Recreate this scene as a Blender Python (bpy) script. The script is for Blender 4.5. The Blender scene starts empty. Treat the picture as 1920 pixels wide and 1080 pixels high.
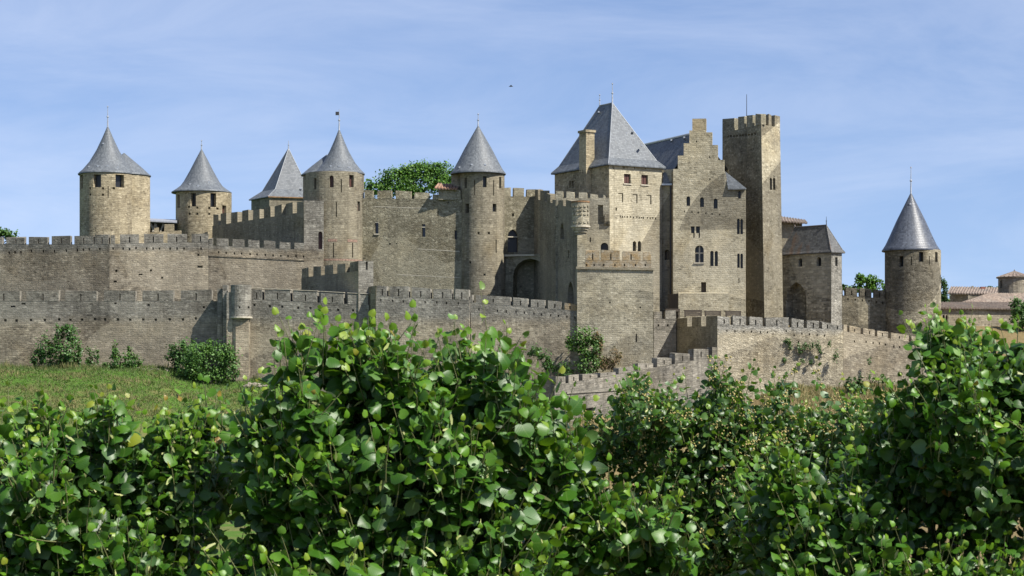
import bpy, math, random
import numpy as np
from mathutils import Vector, Matrix

R_ = math.radians
rnd = random.Random(7)
SC = bpy.context.scene
COL = SC.collection

# ------------------------------------------------------------------ camera, sky, sun, exposure
EYE = 10.0            # eye height above the river bank
FPX = 4267.0          # focal length in pixels of the 1920 px wide photograph
HZ = 760.0            # row of the horizon
cam = bpy.data.cameras.new('camera'); camo = bpy.data.objects.new('camera', cam); COL.objects.link(camo)
camo.location = (0, 0, EYE); camo.rotation_euler = (R_(90), 0, 0)
cam.sensor_width = 36; cam.lens = 36 * FPX / 1920
cam.shift_y = (HZ - 540) / 1920
cam.clip_start = 0.5; cam.clip_end = 20000
cam.dof.use_dof = True; cam.dof.focus_distance = 300; cam.dof.aperture_fstop = 16
SC.camera = camo

SUN_AZ, SUN_EL = 57.0, 50.0     # azimuth to the right of the direction back to the viewer
ts = Vector((math.sin(R_(SUN_AZ)) * math.cos(R_(SUN_EL)), -math.cos(R_(SUN_AZ)) * math.cos(R_(SUN_EL)), math.sin(R_(SUN_EL))))
w = bpy.data.worlds.new('World'); SC.world = w; w.use_nodes = True
nt = w.node_tree; nt.nodes.clear()
sky = nt.nodes.new('ShaderNodeTexSky'); sky.sky_type = 'NISHITA'; sky.sun_disc = False
sky.sun_elevation = R_(SUN_EL); sky.sun_rotation = math.atan2(ts.x, ts.y)
sky.altitude = 150; sky.air_density = 1.0; sky.dust_density = 0.3; sky.ozone_density = 3.0
tc = nt.nodes.new('ShaderNodeTexCoord'); mp = nt.nodes.new('ShaderNodeMapping'); mp.inputs['Scale'].default_value = (2.6, 2.6, 11)
mp.inputs['Rotation'].default_value = (0.05, 0.1, 0)
nz = nt.nodes.new('ShaderNodeTexNoise'); nz.inputs['Scale'].default_value = 2.3; nz.inputs['Detail'].default_value = 9; nz.inputs['Roughness'].default_value = 0.6; nz.inputs['Distortion'].default_value = 0.5
rp = nt.nodes.new('ShaderNodeValToRGB'); rp.color_ramp.elements[0].position = 0.36; rp.color_ramp.elements[0].color = (0, 0, 0, 1)
rp.color_ramp.elements[1].position = 0.78; rp.color_ramp.elements[1].color = (0.35, 0.35, 0.35, 1)
hs = nt.nodes.new('ShaderNodeHueSaturation'); hs.inputs['Saturation'].default_value = 0.93; hs.inputs['Value'].default_value = 1.22
mx = nt.nodes.new('ShaderNodeMix'); mx.data_type = 'RGBA'; mx.inputs['B'].default_value = (6.9, 7.35, 8.6, 1)
bg = nt.nodes.new('ShaderNodeBackground'); bg.inputs['Strength'].default_value = 0.07
wo = nt.nodes.new('ShaderNodeOutputWorld')
L = nt.links.new
L(tc.outputs['Generated'], mp.inputs['Vector']); L(mp.outputs[0], nz.inputs['Vector']); L(nz.outputs['Fac'], rp.inputs['Fac'])
tn = nt.nodes.new('ShaderNodeMix'); tn.data_type = 'RGBA'; tn.blend_type = 'MULTIPLY'; tn.inputs['Factor'].default_value = 1.0; tn.inputs['B'].default_value = (0.90, 0.885, 0.985, 1)
# look a little above the whitest band of the horizon
vm_ = nt.nodes.new('ShaderNodeVectorMath'); vm_.operation = 'MULTIPLY_ADD'; vm_.inputs[1].default_value = (1, 1, 0.92); vm_.inputs[2].default_value = (0, 0, 0.10)
L(tc.outputs['Generated'], vm_.inputs[0]); L(vm_.outputs[0], sky.inputs['Vector'])
L(sky.outputs[0], tn.inputs['A']); L(tn.outputs['Result'], hs.inputs['Color']); L(hs.outputs[0], mx.inputs['A']); L(rp.outputs[0], mx.inputs['Factor']); L(mx.outputs['Result'], bg.inputs['Color']); L(bg.outputs[0], wo.inputs['Surface'])
sl = bpy.data.lights.new('sun', 'SUN'); sl.energy = 4.6; sl.angle = R_(0.5); sl.color = (1.0, 0.95, 0.86)
so = bpy.data.objects.new('sun', sl); COL.objects.link(so); so.rotation_euler = ts.to_track_quat('Z', 'Y').to_euler(); so.location = (60, 100, 120)
SC.view_settings.view_transform = 'Standard'; SC.view_settings.look = 'None'; SC.view_settings.gamma = 1
SC.view_settings.use_curve_mapping = False; SC.view_settings.exposure = 0.92
SC.cycles.max_bounces = 6; SC.cycles.diffuse_bounces = 3; SC.cycles.transparent_max_bounces = 4

# ------------------------------------------------------------------ photograph -> place
def X(px, D): return (px - 960.0) / FPX * D
def Z(py, D): return EYE + (HZ - py) / FPX * D
def M(px, D=300): return px / FPX * D        # a size in pixels at distance D, in metres

# ------------------------------------------------------------------ mesh building
class MB:
    def __init__(s): s.v = []; s.f = []; s.uv = []; s.mi = []
    def face(s, pts, uvs=None, mi=0):
        i = len(s.v); s.v += [tuple(p) for p in pts]; s.f.append(tuple(range(i, i + len(pts)))); s.mi.append(mi)
        if uvs is None:
            a = Vector(pts[1]) - Vector(pts[0]); b = Vector(pts[-1]) - Vector(pts[0]); n = a.cross(b)
            if abs(n.z) > 0.7 * max(n.length, 1e-9): uvs = [(p[0], p[1]) for p in pts]
            else:
                d = Vector((-n.y, n.x, 0)); d = d.normalized() if d.length > 1e-9 else Vector((1, 0, 0))
                uvs = [(p[0] * d.x + p[1] * d.y, p[2]) for p in pts]
        s.uv += list(uvs)
    def hexa(s, c, mi=0, bottom=True):
        # c: 8 corners, bottom ring (front-left, front-right, back-right, back-left) then top ring
        for q in ((0, 1, 5, 4), (1, 2, 6, 5), (2, 3, 7, 6), (3, 0, 4, 7), (4, 5, 6, 7)): s.face([c[k] for k in q], mi=mi)
        if bottom: s.face([c[k] for k in (3, 2, 1, 0)], mi=mi)
    def box(s, x0, x1, y0, y1, z0, z1, mi=0):
        s.hexa([(x0, y0, z0), (x1, y0, z0), (x1, y1, z0), (x0, y1, z0), (x0, y0, z1), (x1, y0, z1), (x1, y1, z1), (x0, y1, z1)], mi)
    def tube(s, a, b, r0, r1, n=8, mi=0):
        a = Vector(a); b = Vector(b); d = (b - a).normalized(); e = d.orthogonal().normalized(); f = d.cross(e)
        P = [a + (e * math.cos(6.2832 * k / n) + f * math.sin(6.2832 * k / n)) * r0 for k in range(n)]
        Q = [b + (e * math.cos(6.2832 * k / n) + f * math.sin(6.2832 * k / n)) * r1 for k in range(n)]
        for k in range(n): s.face([P[k], P[(k + 1) % n], Q[(k + 1) % n], Q[k]], mi=mi)
        s.face(Q, mi=mi); s.face(P[::-1], mi=mi)
    def revolve(s, cx, cy, prof, n=40, mi=0, a0=0.0, a1=6.283185):
        ln = [0]
        for i in range(1, len(prof)): ln.append(ln[-1] + math.hypot(prof[i][0] - prof[i - 1][0], prof[i][1] - prof[i - 1][1]))
        rm = max(p[0] for p in prof)
        for i in range(len(prof) - 1):
            (r0, z0), (r1, z1) = prof[i], prof[i + 1]
            for k in range(n):
                t0 = a0 + (a1 - a0) * k / n; t1 = a0 + (a1 - a0) * (k + 1) / n
                pts = [(cx + r0 * math.sin(t0), cy - r0 * math.cos(t0), z0), (cx + r0 * math.sin(t1), cy - r0 * math.cos(t1), z0),
                       (cx + r1 * math.sin(t1), cy - r1 * math.cos(t1), z1), (cx + r1 * math.sin(t0), cy - r1 * math.cos(t0), z1)]
                uv = [(t0 * rm, ln[i]), (t1 * rm, ln[i]), (t1 * rm, ln[i + 1]), (t0 * rm, ln[i + 1])]
                if r1 < 1e-4: pts.pop(); uv.pop()
                elif r0 < 1e-4: pts.pop(0); uv.pop(0)
                s.face(pts, uv, mi)
    def build(s, name, mats, parent=None, smooth=False, weld=False, label=None):
        me = bpy.data.meshes.new(name)
        off = Vector((0, 0, 0)); q = parent
        while q is not None: off += q.location; q = q.parent
        me.from_pydata([(a - off.x, b - off.y, c - off.z) for a, b, c in s.v], [], s.f)
        ul = me.uv_layers.new(name='UVMap'); ul.data.foreach_set('uv', np.array(s.uv, dtype=np.float32).ravel())
        for m_ in (mats if isinstance(mats, (list, tuple)) else [mats]): me.materials.append(m_)
        me.polygons.foreach_set('material_index', s.mi)
        if weld:
            import bmesh
            bm = bmesh.new(); bm.from_mesh(me); bmesh.ops.remove_doubles(bm, verts=bm.verts, dist=0.0005); bm.to_mesh(me); bm.free()
        if smooth: me.polygons.foreach_set('use_smooth', [True] * len(me.polygons))
        me.update()
        o = bpy.data.objects.new(name, me); COL.objects.link(o)
        if parent is not None: o.parent = parent
        if label: o['label'] = label
        return o

def tag(o, label, cat, group=None, kind=None):
    o['label'] = label; o['category'] = cat
    if group: o['group'] = group
    if kind: o['kind'] = kind
    return o
def thing(name, label, cat, loc=(0, 0, 0), group=None):
    o = bpy.data.objects.new(name, None); COL.objects.link(o); o.location = loc; o.empty_display_size = 0.5
    return tag(o, label, cat, group)

# ------------------------------------------------------------------ materials
class NT:
    def __init__(s, name):
        s.m = bpy.data.materials.new(name); s.m.use_nodes = True; s.t = s.m.node_tree; s.t.nodes.clear()
    def n(s, typ, ins=None, **kw):
        o = s.t.nodes.new('ShaderNode' + typ)
        for k, v in kw.items(): setattr(o, k, v)
        for k, v in (ins or {}).items():
            if hasattr(v, 'is_linked') or isinstance(v, bpy.types.NodeSocket): s.t.links.new(v, o.inputs[k])
            else: o.inputs[k].default_value = v
        return o
    def math(s, op, a, b=0.0, c=None):
        i = {0: a, 1: b}
        if c is not None: i[2] = c
        return s.n('Math', i, operation=op).outputs[0]
    def mix(s, f, a, b, mode='MIX'):
        o = s.n('Mix', None, data_type='RGBA', blend_type=mode)
        for k, v in (('Factor', f), ('A', a), ('B', b)):
            if isinstance(v, bpy.types.NodeSocket): s.t.links.new(v, o.inputs[k])
            elif k == 'Factor': o.inputs[k].default_value = v
            else: o.inputs[k].default_value = tuple(v) + (1,) if len(v) == 3 else v
        return o.outputs['Result']
    def ramp(s, f, pts):
        o = s.n('ValToRGB', {'Fac': f}); e = o.color_ramp.elements
        while len(e) < len(pts): e.new(0.5)
        for k, (p, c) in enumerate(pts):
            e[k].position = p; e[k].color = (c, c, c, 1) if not hasattr(c, '__len__') else tuple(c) + (1,)
        return o.outputs['Color']
    def noise(s, vec, scale, detail=3, rough=0.55):
        return s.n('TexNoise', {'Vector': vec, 'Scale': scale, 'Detail': detail, 'Roughness': rough}).outputs['Fac']
    def mapping(s, vec, scale):
        return s.n('Mapping', {'Vector': vec, 'Scale': scale}).outputs[0]
    def out(s, sh, disp=None):
        o = s.n('OutputMaterial', {'Surface': sh}); return s.m

def stone(name, dark, mid, pale, rubble=0.35, bw=0.6, bh=0.3, stain=0.5, masks=(), crest=None, lichen=0.0, streak=0.4, contrast=1.0):
    s = NT(name)
    uv = s.n('TexCoord').outputs['UV']
    big = s.n('TexNoise', {'Vector': uv, 'Scale': 0.45, 'Detail': 3.0}).outputs['Color']
    d = s.n('VectorMath', {0: big, 1: (0.5, 0.5, 0.5)}, operation='SUBTRACT').outputs[0]
    d = s.n('VectorMath', {0: d, 1: (0.55, 0.45, 0)}, operation='MULTIPLY').outputs[0]
    u2 = s.n('VectorMath', {0: uv, 1: d}, operation='ADD').outputs[0]
    br = s.n('TexBrick', {'Vector': u2, 'Color1': (0, 0, 0, 1), 'Color2': (1, 1, 1, 1), 'Mortar': (0.35, 0.35, 0.35, 1), 'Scale': 1.0, 'Mortar Size': 0.028, 'Mortar Smooth': 0.4, 'Bias': 0.0, 'Brick Width': bw, 'Row Height': bh}, offset=0.37, squash=1.3, squash_frequency=3)
    vm = s.mapping(u2, (1.0, 1.7, 1))
    vo = s.n('TexVoronoi', {'Vector': vm, 'Scale': 1.0 / (bw * 0.62), 'Randomness': 0.9})
    vr = s.n('SeparateColor', {'Color': vo.outputs['Color']}).outputs[0]
    ve = s.n('TexVoronoi', {'Vector': vm, 'Scale': 1.0 / (bw * 0.62), 'Randomness': 0.9}, feature='DISTANCE_TO_EDGE').outputs['Distance']
    vj = s.ramp(ve, [(0.0, 0.0), (0.12, 1.0)])
    rb = s.ramp(s.noise(uv, 0.22, 4), [(0.5 - 0.001 - 0.35 * rubble, 1.0 if rubble > 0.6 else rubble), (0.75, rubble)])
    rbf = s.n('SeparateColor', {'Color': rb}).outputs[0]
    bv = s.n('SeparateColor', {'Color': br.outputs['Color']}).outputs[0]
    val = s.math('ADD', s.math('MULTIPLY', bv, s.math('SUBTRACT', 1.0, rbf)), s.math('MULTIPLY', vr, rbf))
    fine = s.noise(uv, 5.0, 5, 0.65)
    lay = s.noise(s.mapping(u2, (0.75, 2.6, 1)), 1.0, 5, 0.72)
    lay = s.n('MapRange', {'Value': lay, 'From Min': 0.28, 'From Max': 0.72, 'To Min': 0.0, 'To Max': 1.0}).outputs[0]
    val = s.math('ADD', s.math('MULTIPLY', val, 0.36 * contrast), s.math('MULTIPLY', fine, 0.34))
    val = s.math('ADD', val, s.math('MULTIPLY', lay, 0.40 * contrast))
    val = s.math('ADD', val, 0.0 + 0.38 * (1 - contrast))
    c = s.ramp(val, [(0.18, dark), (0.55, mid), (0.98, pale)])
    v3 = s.n('TexVoronoi', {'Vector': s.mapping(u2, (1.0, 1.6, 1)), 'Scale': 2.1, 'Randomness': 1.0})
    v3s = s.n('SeparateColor', {'Color': v3.outputs['Color']})
    blob = s.ramp(v3.outputs['Distance'], [(0.3, 1.0), (0.62, 0.0)])
    lightf = s.math('MULTIPLY', s.math('GREATER_THAN', v3s.outputs[0], 0.80), blob)
    darkf = s.math('MULTIPLY', s.math('GREATER_THAN', v3s.outputs[1], 0.84), blob)
    c = s.mix(s.math('MULTIPLY', lightf, 0.55), c, tuple(min(0.7, x * 1.15) for x in pale))
    c = s.mix(s.math('MULTIPLY', darkf, 0.6), c, tuple(x * 0.7 for x in dark))
    joint = s.math('MULTIPLY', br.outputs['Fac'], s.math('SUBTRACT', 1.0, rbf))
    jv = s.math('MULTIPLY', s.math('SUBTRACT', 1.0, vj), rbf)
    j = s.math('MAXIMUM', joint, jv)
    c = s.mix(s.math('MULTIPLY', j, 0.34), c, tuple(x * 0.55 for x in dark))
    # broad weathering, warm and cold patches
    wz = s.noise(uv, 0.13, 5, 0.6)
    c = s.mix(s.ramp(wz, [(0.42, 0.0), (0.66, min(1.0, stain * 1.25))]), c, (0.50, 0.50, 0.51), 'MULTIPLY')
    w2 = s.noise(s.n('VectorMath', {0: uv, 1: (7.0, 53.0, 0)}, operation='ADD').outputs[0], 0.42, 6, 0.7)
    c = s.mix(s.ramp(w2, [(0.50, 0.0), (0.68, 0.6)]), c, (0.62, 0.61, 0.60), 'MULTIPLY')
    c = s.mix(s.ramp(w2, [(0.32, 0.35), (0.46, 0.0)]), c, tuple(min(0.65, x * 1.1) for x in pale))
    wm = s.noise(s.n('VectorMath', {0: uv, 1: (31.0, 17.0, 0)}, operation='ADD').outputs[0], 0.2, 4, 0.6)
    c = s.mix(s.ramp(wm, [(0.5, 0.0), (0.8, 0.55)]), c, (1.12, 1.0, 0.78), 'MULTIPLY')
    sk = s.noise(s.mapping(uv, (1.1, 0.05, 1)), 1.0, 4, 0.6)
    c = s.mix(s.ramp(sk, [(0.48, 0.0), (0.70, min(1.0, streak * 1.3))]), c, (0.46, 0.46, 0.46), 'MULTIPLY')
    pv = s.n('TexVoronoi', {'Vector': s.mapping(u2, (0.11, 0.2, 1)), 'Scale': 1.0, 'Randomness': 1.0})
    pr = s.n('SeparateColor', {'Color': pv.outputs['Color']})
    c = s.mix(s.math('MULTIPLY', s.math('GREATER_THAN', pr.outputs[0], 0.68), 0.5), c, (0.74, 0.75, 0.78), 'MULTIPLY')
    c = s.mix(s.math('MULTIPLY', s.math('GREATER_THAN', pr.outputs[1], 0.74), 0.22), c, pale)
    sp = s.noise(uv, 1.6, 4, 0.7)
    c = s.mix(s.ramp(sp, [(0.63, 0.0), (0.72, 0.35)]), c, tuple(min(0.7, x * 1.35) for x in pale))
    if lichen:
        ln = s.noise(uv, 0.9, 5, 0.7)
        c = s.mix(s.ramp(ln, [(0.62 - 0.25 * lichen, 0.0), (0.72 - 0.15 * lichen, 0.75)]), c, (0.22, 0.15, 0.07))
    geo = s.n('NewGeometry').outputs['Position']
    sx = s.n('SeparateXYZ', {'Vector': geo})
    if crest:   # grey weathered courses near the crest of the wall
        z0, zs, amt = crest
        zz = s.math('ADD', sx.outputs['Z'], s.math('MULTIPLY', s.noise(uv, 0.5, 4), 1.2))
        cf = s.n('MapRange', {'Value': zz, 'From Min': z0 + 0.6 - zs, 'From Max': z0 + 0.6 + zs, 'To Min': 0.0, 'To Max': amt}).outputs[0]
        g = s.n('RGBToBW', {'Color': c}).outputs[0]
        gc = s.n('CombineColor', {'Red': s.math('MULTIPLY', g, 0.82), 'Green': s.math('MULTIPLY', g, 0.81), 'Blue': s.math('MULTIPLY', g, 0.76)}).outputs[0]
        c = s.mix(cf, c, gc)
    # dull areas left round the cleaned stone
    dull = None
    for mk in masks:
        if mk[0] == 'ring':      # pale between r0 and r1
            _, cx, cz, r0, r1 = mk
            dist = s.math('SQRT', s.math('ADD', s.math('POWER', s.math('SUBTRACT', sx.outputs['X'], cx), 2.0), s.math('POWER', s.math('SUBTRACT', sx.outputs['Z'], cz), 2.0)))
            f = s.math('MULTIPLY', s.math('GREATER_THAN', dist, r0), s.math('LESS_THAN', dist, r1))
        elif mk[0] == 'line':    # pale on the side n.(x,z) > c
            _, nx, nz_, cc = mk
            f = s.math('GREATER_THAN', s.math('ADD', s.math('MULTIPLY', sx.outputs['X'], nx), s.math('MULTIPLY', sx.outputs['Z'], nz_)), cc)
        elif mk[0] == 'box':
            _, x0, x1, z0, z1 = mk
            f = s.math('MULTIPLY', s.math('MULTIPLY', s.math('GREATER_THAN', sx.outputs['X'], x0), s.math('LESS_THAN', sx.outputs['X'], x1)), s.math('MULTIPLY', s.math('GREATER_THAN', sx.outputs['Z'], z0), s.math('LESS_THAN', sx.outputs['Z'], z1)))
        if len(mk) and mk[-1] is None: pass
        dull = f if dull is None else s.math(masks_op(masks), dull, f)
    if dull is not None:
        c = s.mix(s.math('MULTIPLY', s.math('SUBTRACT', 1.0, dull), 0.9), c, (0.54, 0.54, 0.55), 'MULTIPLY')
    c = s.mix(1.0, c, (1.22, 1.21, 1.165), 'MULTIPLY')
    oi = s.n('ObjectInfo').outputs['Random']
    hv = s.n('HueSaturation', {'Color': c, 'Value': s.math('ADD', 0.90, s.math('MULTIPLY', oi, 0.2))}).outputs[0]
    hgt = s.math('SUBTRACT', s.math('MULTIPLY', fine, 0.8), s.math('MULTIPLY', j, 0.8))
    hgt = s.math('ADD', hgt, s.math('MULTIPLY', val, 0.55))
    hgt = s.math('ADD', hgt, s.math('MULTIPLY', s.noise(uv, 0.9, 3), 1.4))
    bp = s.n('Bump', {'Height': hgt, 'Strength': 0.6, 'Distance': 0.09}).outputs[0]
    p = s.n('BsdfPrincipled', {'Base Color': hv, 'Roughness': 0.92, 'Normal': bp, 'Specular IOR Level': 0.15})
    return s.out(p.outputs[0])
def masks_op(masks): return 'MULTIPLY' if masks[0][0] == 'line' else 'MAXIMUM'
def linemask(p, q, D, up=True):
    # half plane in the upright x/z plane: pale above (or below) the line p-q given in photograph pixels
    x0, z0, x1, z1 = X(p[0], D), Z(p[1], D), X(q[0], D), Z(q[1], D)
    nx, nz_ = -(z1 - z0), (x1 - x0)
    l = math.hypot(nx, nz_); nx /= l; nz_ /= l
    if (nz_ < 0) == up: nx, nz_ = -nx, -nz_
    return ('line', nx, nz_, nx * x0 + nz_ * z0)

def slate(name, c0, c1, rough=0.5, rust=0.0):
    s = NT(name)
    uv = s.n('TexCoord').outputs['UV']
    br = s.n('TexBrick', {'Vector': uv, 'Color1': (0, 0, 0, 1), 'Color2': (1, 1, 1, 1), 'Mortar': (0.1, 0.1, 0.1, 1), 'Scale': 1.0, 'Mortar Size': 0.02, 'Mortar Smooth': 0.5, 'Brick Width': 0.32, 'Row Height': 0.26}, offset=0.5)
    bv = s.n('SeparateColor', {'Color': br.outputs['Color']}).outputs[0]
    n1 = s.noise(uv, 3.0, 5, 0.7)
    val = s.math('ADD', s.math('MULTIPLY', bv, 0.55), s.math('MULTIPLY', n1, 0.5))
    c = s.ramp(val, [(0.2, c0), (0.85, c1)])
    st = s.noise(s.mapping(uv, (1.0, 0.16, 1)), 0.9, 5, 0.65)
    c = s.mix(s.ramp(st, [(0.4, 0.0), (0.7, 0.55)]), c, (0.62, 0.64, 0.66), 'MULTIPLY')
    c = s.mix(s.ramp(s.noise(uv, 0.35, 4), [(0.45, 0.0), (0.75, 0.5)]), c, (1.2, 1.18, 1.12), 'MULTIPLY')
    li = s.noise(uv, 0.6, 6, 0.75)
    c = s.mix(s.ramp(li, [(0.58, 0.0), (0.75, 0.3)]), c, (0.2, 0.2, 0.17))
    if rust:
        ru = s.noise(s.mapping(uv, (0.5, 0.22, 1)), 0.7, 4, 0.6)
        c = s.mix(s.ramp(ru, [(0.5, 0.0), (0.72, rust)]), c, (0.16, 0.075, 0.025))
    h = s.math('ADD', s.math('MULTIPLY', bv, 0.5), s.math('SUBTRACT', n1, br.outputs['Fac']))
    bp = s.n('Bump', {'Height': h, 'Strength': 0.5, 'Distance': 0.03}).outputs[0]
    rg = s.math('ADD', rough - 0.1, s.math('MULTIPLY', n1, 0.2))
    p = s.n('BsdfPrincipled', {'Base Color': c, 'Roughness': rg, 'Normal': bp, 'Specular IOR Level': 0.5})
    return s.out(p.outputs[0])

def plain(name, col, rough=0.7, metal=0.0, var=0.25, scale=3.0, streaks=False):
    s = NT(name)
    tc_ = s.n('TexCoord').outputs['Object']
    v = s.mapping(tc_, (1, 1, 0.15)) if streaks else tc_
    n1 = s.noise(v, scale, 5, 0.65)
    c = s.mix(s.ramp(n1, [(0.3, 0.0), (0.75, 1.0)]), tuple(x * (1 - var) for x in col), tuple(min(1, x * (1 + var)) for x in col))
    bp = s.n('Bump', {'Height': n1, 'Strength': 0.3, 'Distance': 0.02}).outputs[0]
    p = s.n('BsdfPrincipled', {'Base Color': c, 'Roughness': rough, 'Metallic': metal, 'Normal': bp})
    return s.out(p.outputs[0])

def tilemat(name):
    s = NT(name)
    uv = s.n('TexCoord').outputs['UV']
    br = s.n('TexBrick', {'Vector': uv, 'Color1': (0, 0, 0, 1), 'Color2': (1, 1, 1, 1), 'Mortar': (0.2, 0.2, 0.2, 1), 'Scale': 1.0, 'Mortar Size': 0.02, 'Brick Width': 0.42, 'Row Height': 0.42}, offset=0.0)
    bv = s.n('SeparateColor', {'Color': br.outputs['Color']}).outputs[0]
    n1 = s.noise(uv, 1.4, 5, 0.7)
    c = s.ramp(s.math('ADD', s.math('MULTIPLY', bv, 0.5), s.math('MULTIPLY', n1, 0.6)), [(0.2, (0.12, 0.065, 0.04)), (0.55, (0.26, 0.14, 0.085)), (0.9, (0.36, 0.24, 0.16))])
    c = s.mix(s.ramp(s.noise(uv, 0.4, 5), [(0.45, 0.0), (0.7, 0.7)]), c, (0.15, 0.13, 0.11))
    bp = s.n('Bump', {'Height': s.math('ADD', bv, n1), 'Strength': 0.4, 'Distance': 0.04}).outputs[0]
    return s.out(s.n('BsdfPrincipled', {'Base Color': c, 'Roughness': 0.9, 'Normal': bp}).outputs[0])

def old_tiles():
    t = tilemat('old_clay_tile'); nt_ = t.node_tree; p = [n for n in nt_.nodes if n.type == 'BSDF_PRINCIPLED'][0]; l = p.inputs['Base Color'].links[0].from_socket
    h = nt_.nodes.new('ShaderNodeHueSaturation'); h.inputs['Hue'].default_value = .515; h.inputs['Saturation'].default_value = .6; h.inputs['Value'].default_value = .72
    nt_.links.new(l, h.inputs['Color']); nt_.links.new(h.outputs[0], p.inputs['Base Color']); return t
def leafmat(name, ramp, under, trans=0.3, gloss=0.42, veins=True):
    s = NT(name)
    tint = s.n('Attribute', None, attribute_name='tint', attribute_type='GEOMETRY').outputs['Fac']
    c = s.ramp(tint, ramp)
    uv = s.n('TexCoord').outputs['UV']
    hgt = None
    if veins:
        sx = s.n('SeparateXYZ', {'Vector': uv})
        ax = s.math('ABSOLUTE', sx.outputs['X'])
        mid = s.n('MapRange', {'Value': ax, 'From Min': 0.012, 'From Max': 0.035, 'To Min': 1.0, 'To Max': 0.0}).outputs[0]
        w_ = s.math('SINE', s.math('MULTIPLY', s.math('SUBTRACT', sx.outputs['Y'], s.math('MULTIPLY', ax, 0.9)), 42.0))
        side = s.n('MapRange', {'Value': w_, 'From Min': 0.78, 'From Max': 1.0, 'To Min': 0.0, 'To Max': 0.7}).outputs[0]
        vn = s.math('MAXIMUM', mid, side)
        hgt = s.math('SUBTRACT', s.math('MULTIPLY', w_, -0.35), vn)
        c = s.mix(s.math('MULTIPLY', vn, 0.26), c, (0.16, 0.24, 0.06))
    bk = s.n('NewGeometry').outputs['Backfacing']
    c2 = s.mix(s.math('MULTIPLY', bk, 0.6), c, under)
    ins = {'Base Color': c2, 'Roughness': gloss, 'Specular IOR Level': 0.42}
    if hgt is not None: ins['Normal'] = s.n('Bump', {'Height': hgt, 'Strength': 0.06, 'Distance': 0.003}).outputs[0]
    p = s.n('BsdfPrincipled', ins)
    tcol = s.mix(0.6, c, (0.17, 0.32, 0.012))
    t = s.n('BsdfTranslucent', {'Color': tcol})
    o = s.n('MixShader', {0: trans, 1: p.outputs[0], 2: t.outputs[0]})
    return s.out(o.outputs[0])

GRASSY = None
S_OUT = stone('outer_wall_stone', (0.10, 0.088, 0.07), (0.215, 0.185, 0.142), (0.38, 0.335, 0.26), rubble=0.25, bw=0.75, bh=0.24, stain=0.65, crest=(Z(598, 291), 0.7, 0.62), streak=0.45)
S_OUT2 = stone('outer_wall_pale_stone', (0.13, 0.115, 0.09), (0.26, 0.225, 0.172), (0.42, 0.375, 0.29), rubble=0.45, bw=0.5, bh=0.26, stain=0.6, crest=(Z(600, 283), 0.7, 0.75), streak=0.35)
S_IN = stone('inner_wall_stone', (0.11, 0.095, 0.075), (0.225, 0.192, 0.145), (0.38, 0.335, 0.26), rubble=0.35, bw=0.7, bh=0.26, stain=0.65, crest=(Z(470, 305), 0.4, 0.7), streak=0.4)
S_TAN = stone('tower_stone', (0.15, 0.125, 0.085), (0.30, 0.255, 0.175), (0.45, 0.39, 0.28), rubble=0.35, bw=0.55, bh=0.26, stain=0.45, streak=0.3)
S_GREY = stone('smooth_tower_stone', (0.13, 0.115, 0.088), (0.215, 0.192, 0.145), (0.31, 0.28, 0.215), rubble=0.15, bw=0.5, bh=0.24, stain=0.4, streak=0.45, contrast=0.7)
S_RUB = stone('rubble_stone', (0.11, 0.10, 0.073), (0.215, 0.195, 0.14), (0.42, 0.39, 0.30), rubble=0.85, bw=0.5, bh=0.3, stain=0.5, streak=0.35, contrast=0.75)
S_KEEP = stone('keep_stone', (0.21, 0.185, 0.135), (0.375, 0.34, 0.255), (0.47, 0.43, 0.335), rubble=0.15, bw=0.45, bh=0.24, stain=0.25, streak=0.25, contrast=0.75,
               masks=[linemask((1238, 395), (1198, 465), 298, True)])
S_GABLE = stone('gable_stone', (0.19, 0.17, 0.125), (0.365, 0.33, 0.245), (0.48, 0.44, 0.34), rubble=0.3, bw=0.5, bh=0.26, stain=0.3, streak=0.3, contrast=0.85,
                masks=[('ring', X(1456, 299), Z(487, 299), M(190, 299), M(318, 299)), ('box', X(1255, 299), X(1400, 299), Z(640, 299), Z(430, 299))])
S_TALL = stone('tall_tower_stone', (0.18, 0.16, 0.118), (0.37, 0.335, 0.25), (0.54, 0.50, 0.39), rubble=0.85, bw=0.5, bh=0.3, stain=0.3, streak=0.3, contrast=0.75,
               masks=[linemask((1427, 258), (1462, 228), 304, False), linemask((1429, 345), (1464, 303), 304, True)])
S_BAST = stone('bastion_stone', (0.16, 0.148, 0.115), (0.30, 0.275, 0.21), (0.44, 0.41, 0.325), rubble=0.3, bw=0.5, bh=0.24, stain=0.6, streak=0.3, contrast=0.9)
S_LICH = stone('lichen_stone', (0.13, 0.115, 0.09), (0.25, 0.22, 0.17), (0.38, 0.34, 0.27), rubble=0.2, bw=0.6, bh=0.3, stain=0.6, lichen=0.8)
S_FRONT = stone('front_wall_stone', (0.16, 0.14, 0.102), (0.335, 0.295, 0.22), (0.50, 0.45, 0.345), rubble=0.85, bw=0.55, bh=0.26, stain=0.55, streak=0.5, crest=(Z(622, 280), 0.4, 0.8))
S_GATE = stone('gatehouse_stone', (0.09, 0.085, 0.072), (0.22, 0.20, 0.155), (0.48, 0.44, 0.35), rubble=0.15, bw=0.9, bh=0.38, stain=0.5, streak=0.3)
S_RIGHT = stone('right_wall_stone', (0.12, 0.108, 0.08), (0.25, 0.225, 0.165), (0.44, 0.40, 0.31), rubble=0.6, bw=0.6, bh=0.28, stain=0.4, streak=0.3,
                masks=[('box', X(1610, 306), X(1632, 306), Z(608, 306), Z(560, 306)), ('box', X(1668, 306), X(1700, 306), Z(640, 306), Z(585, 306))])
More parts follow.
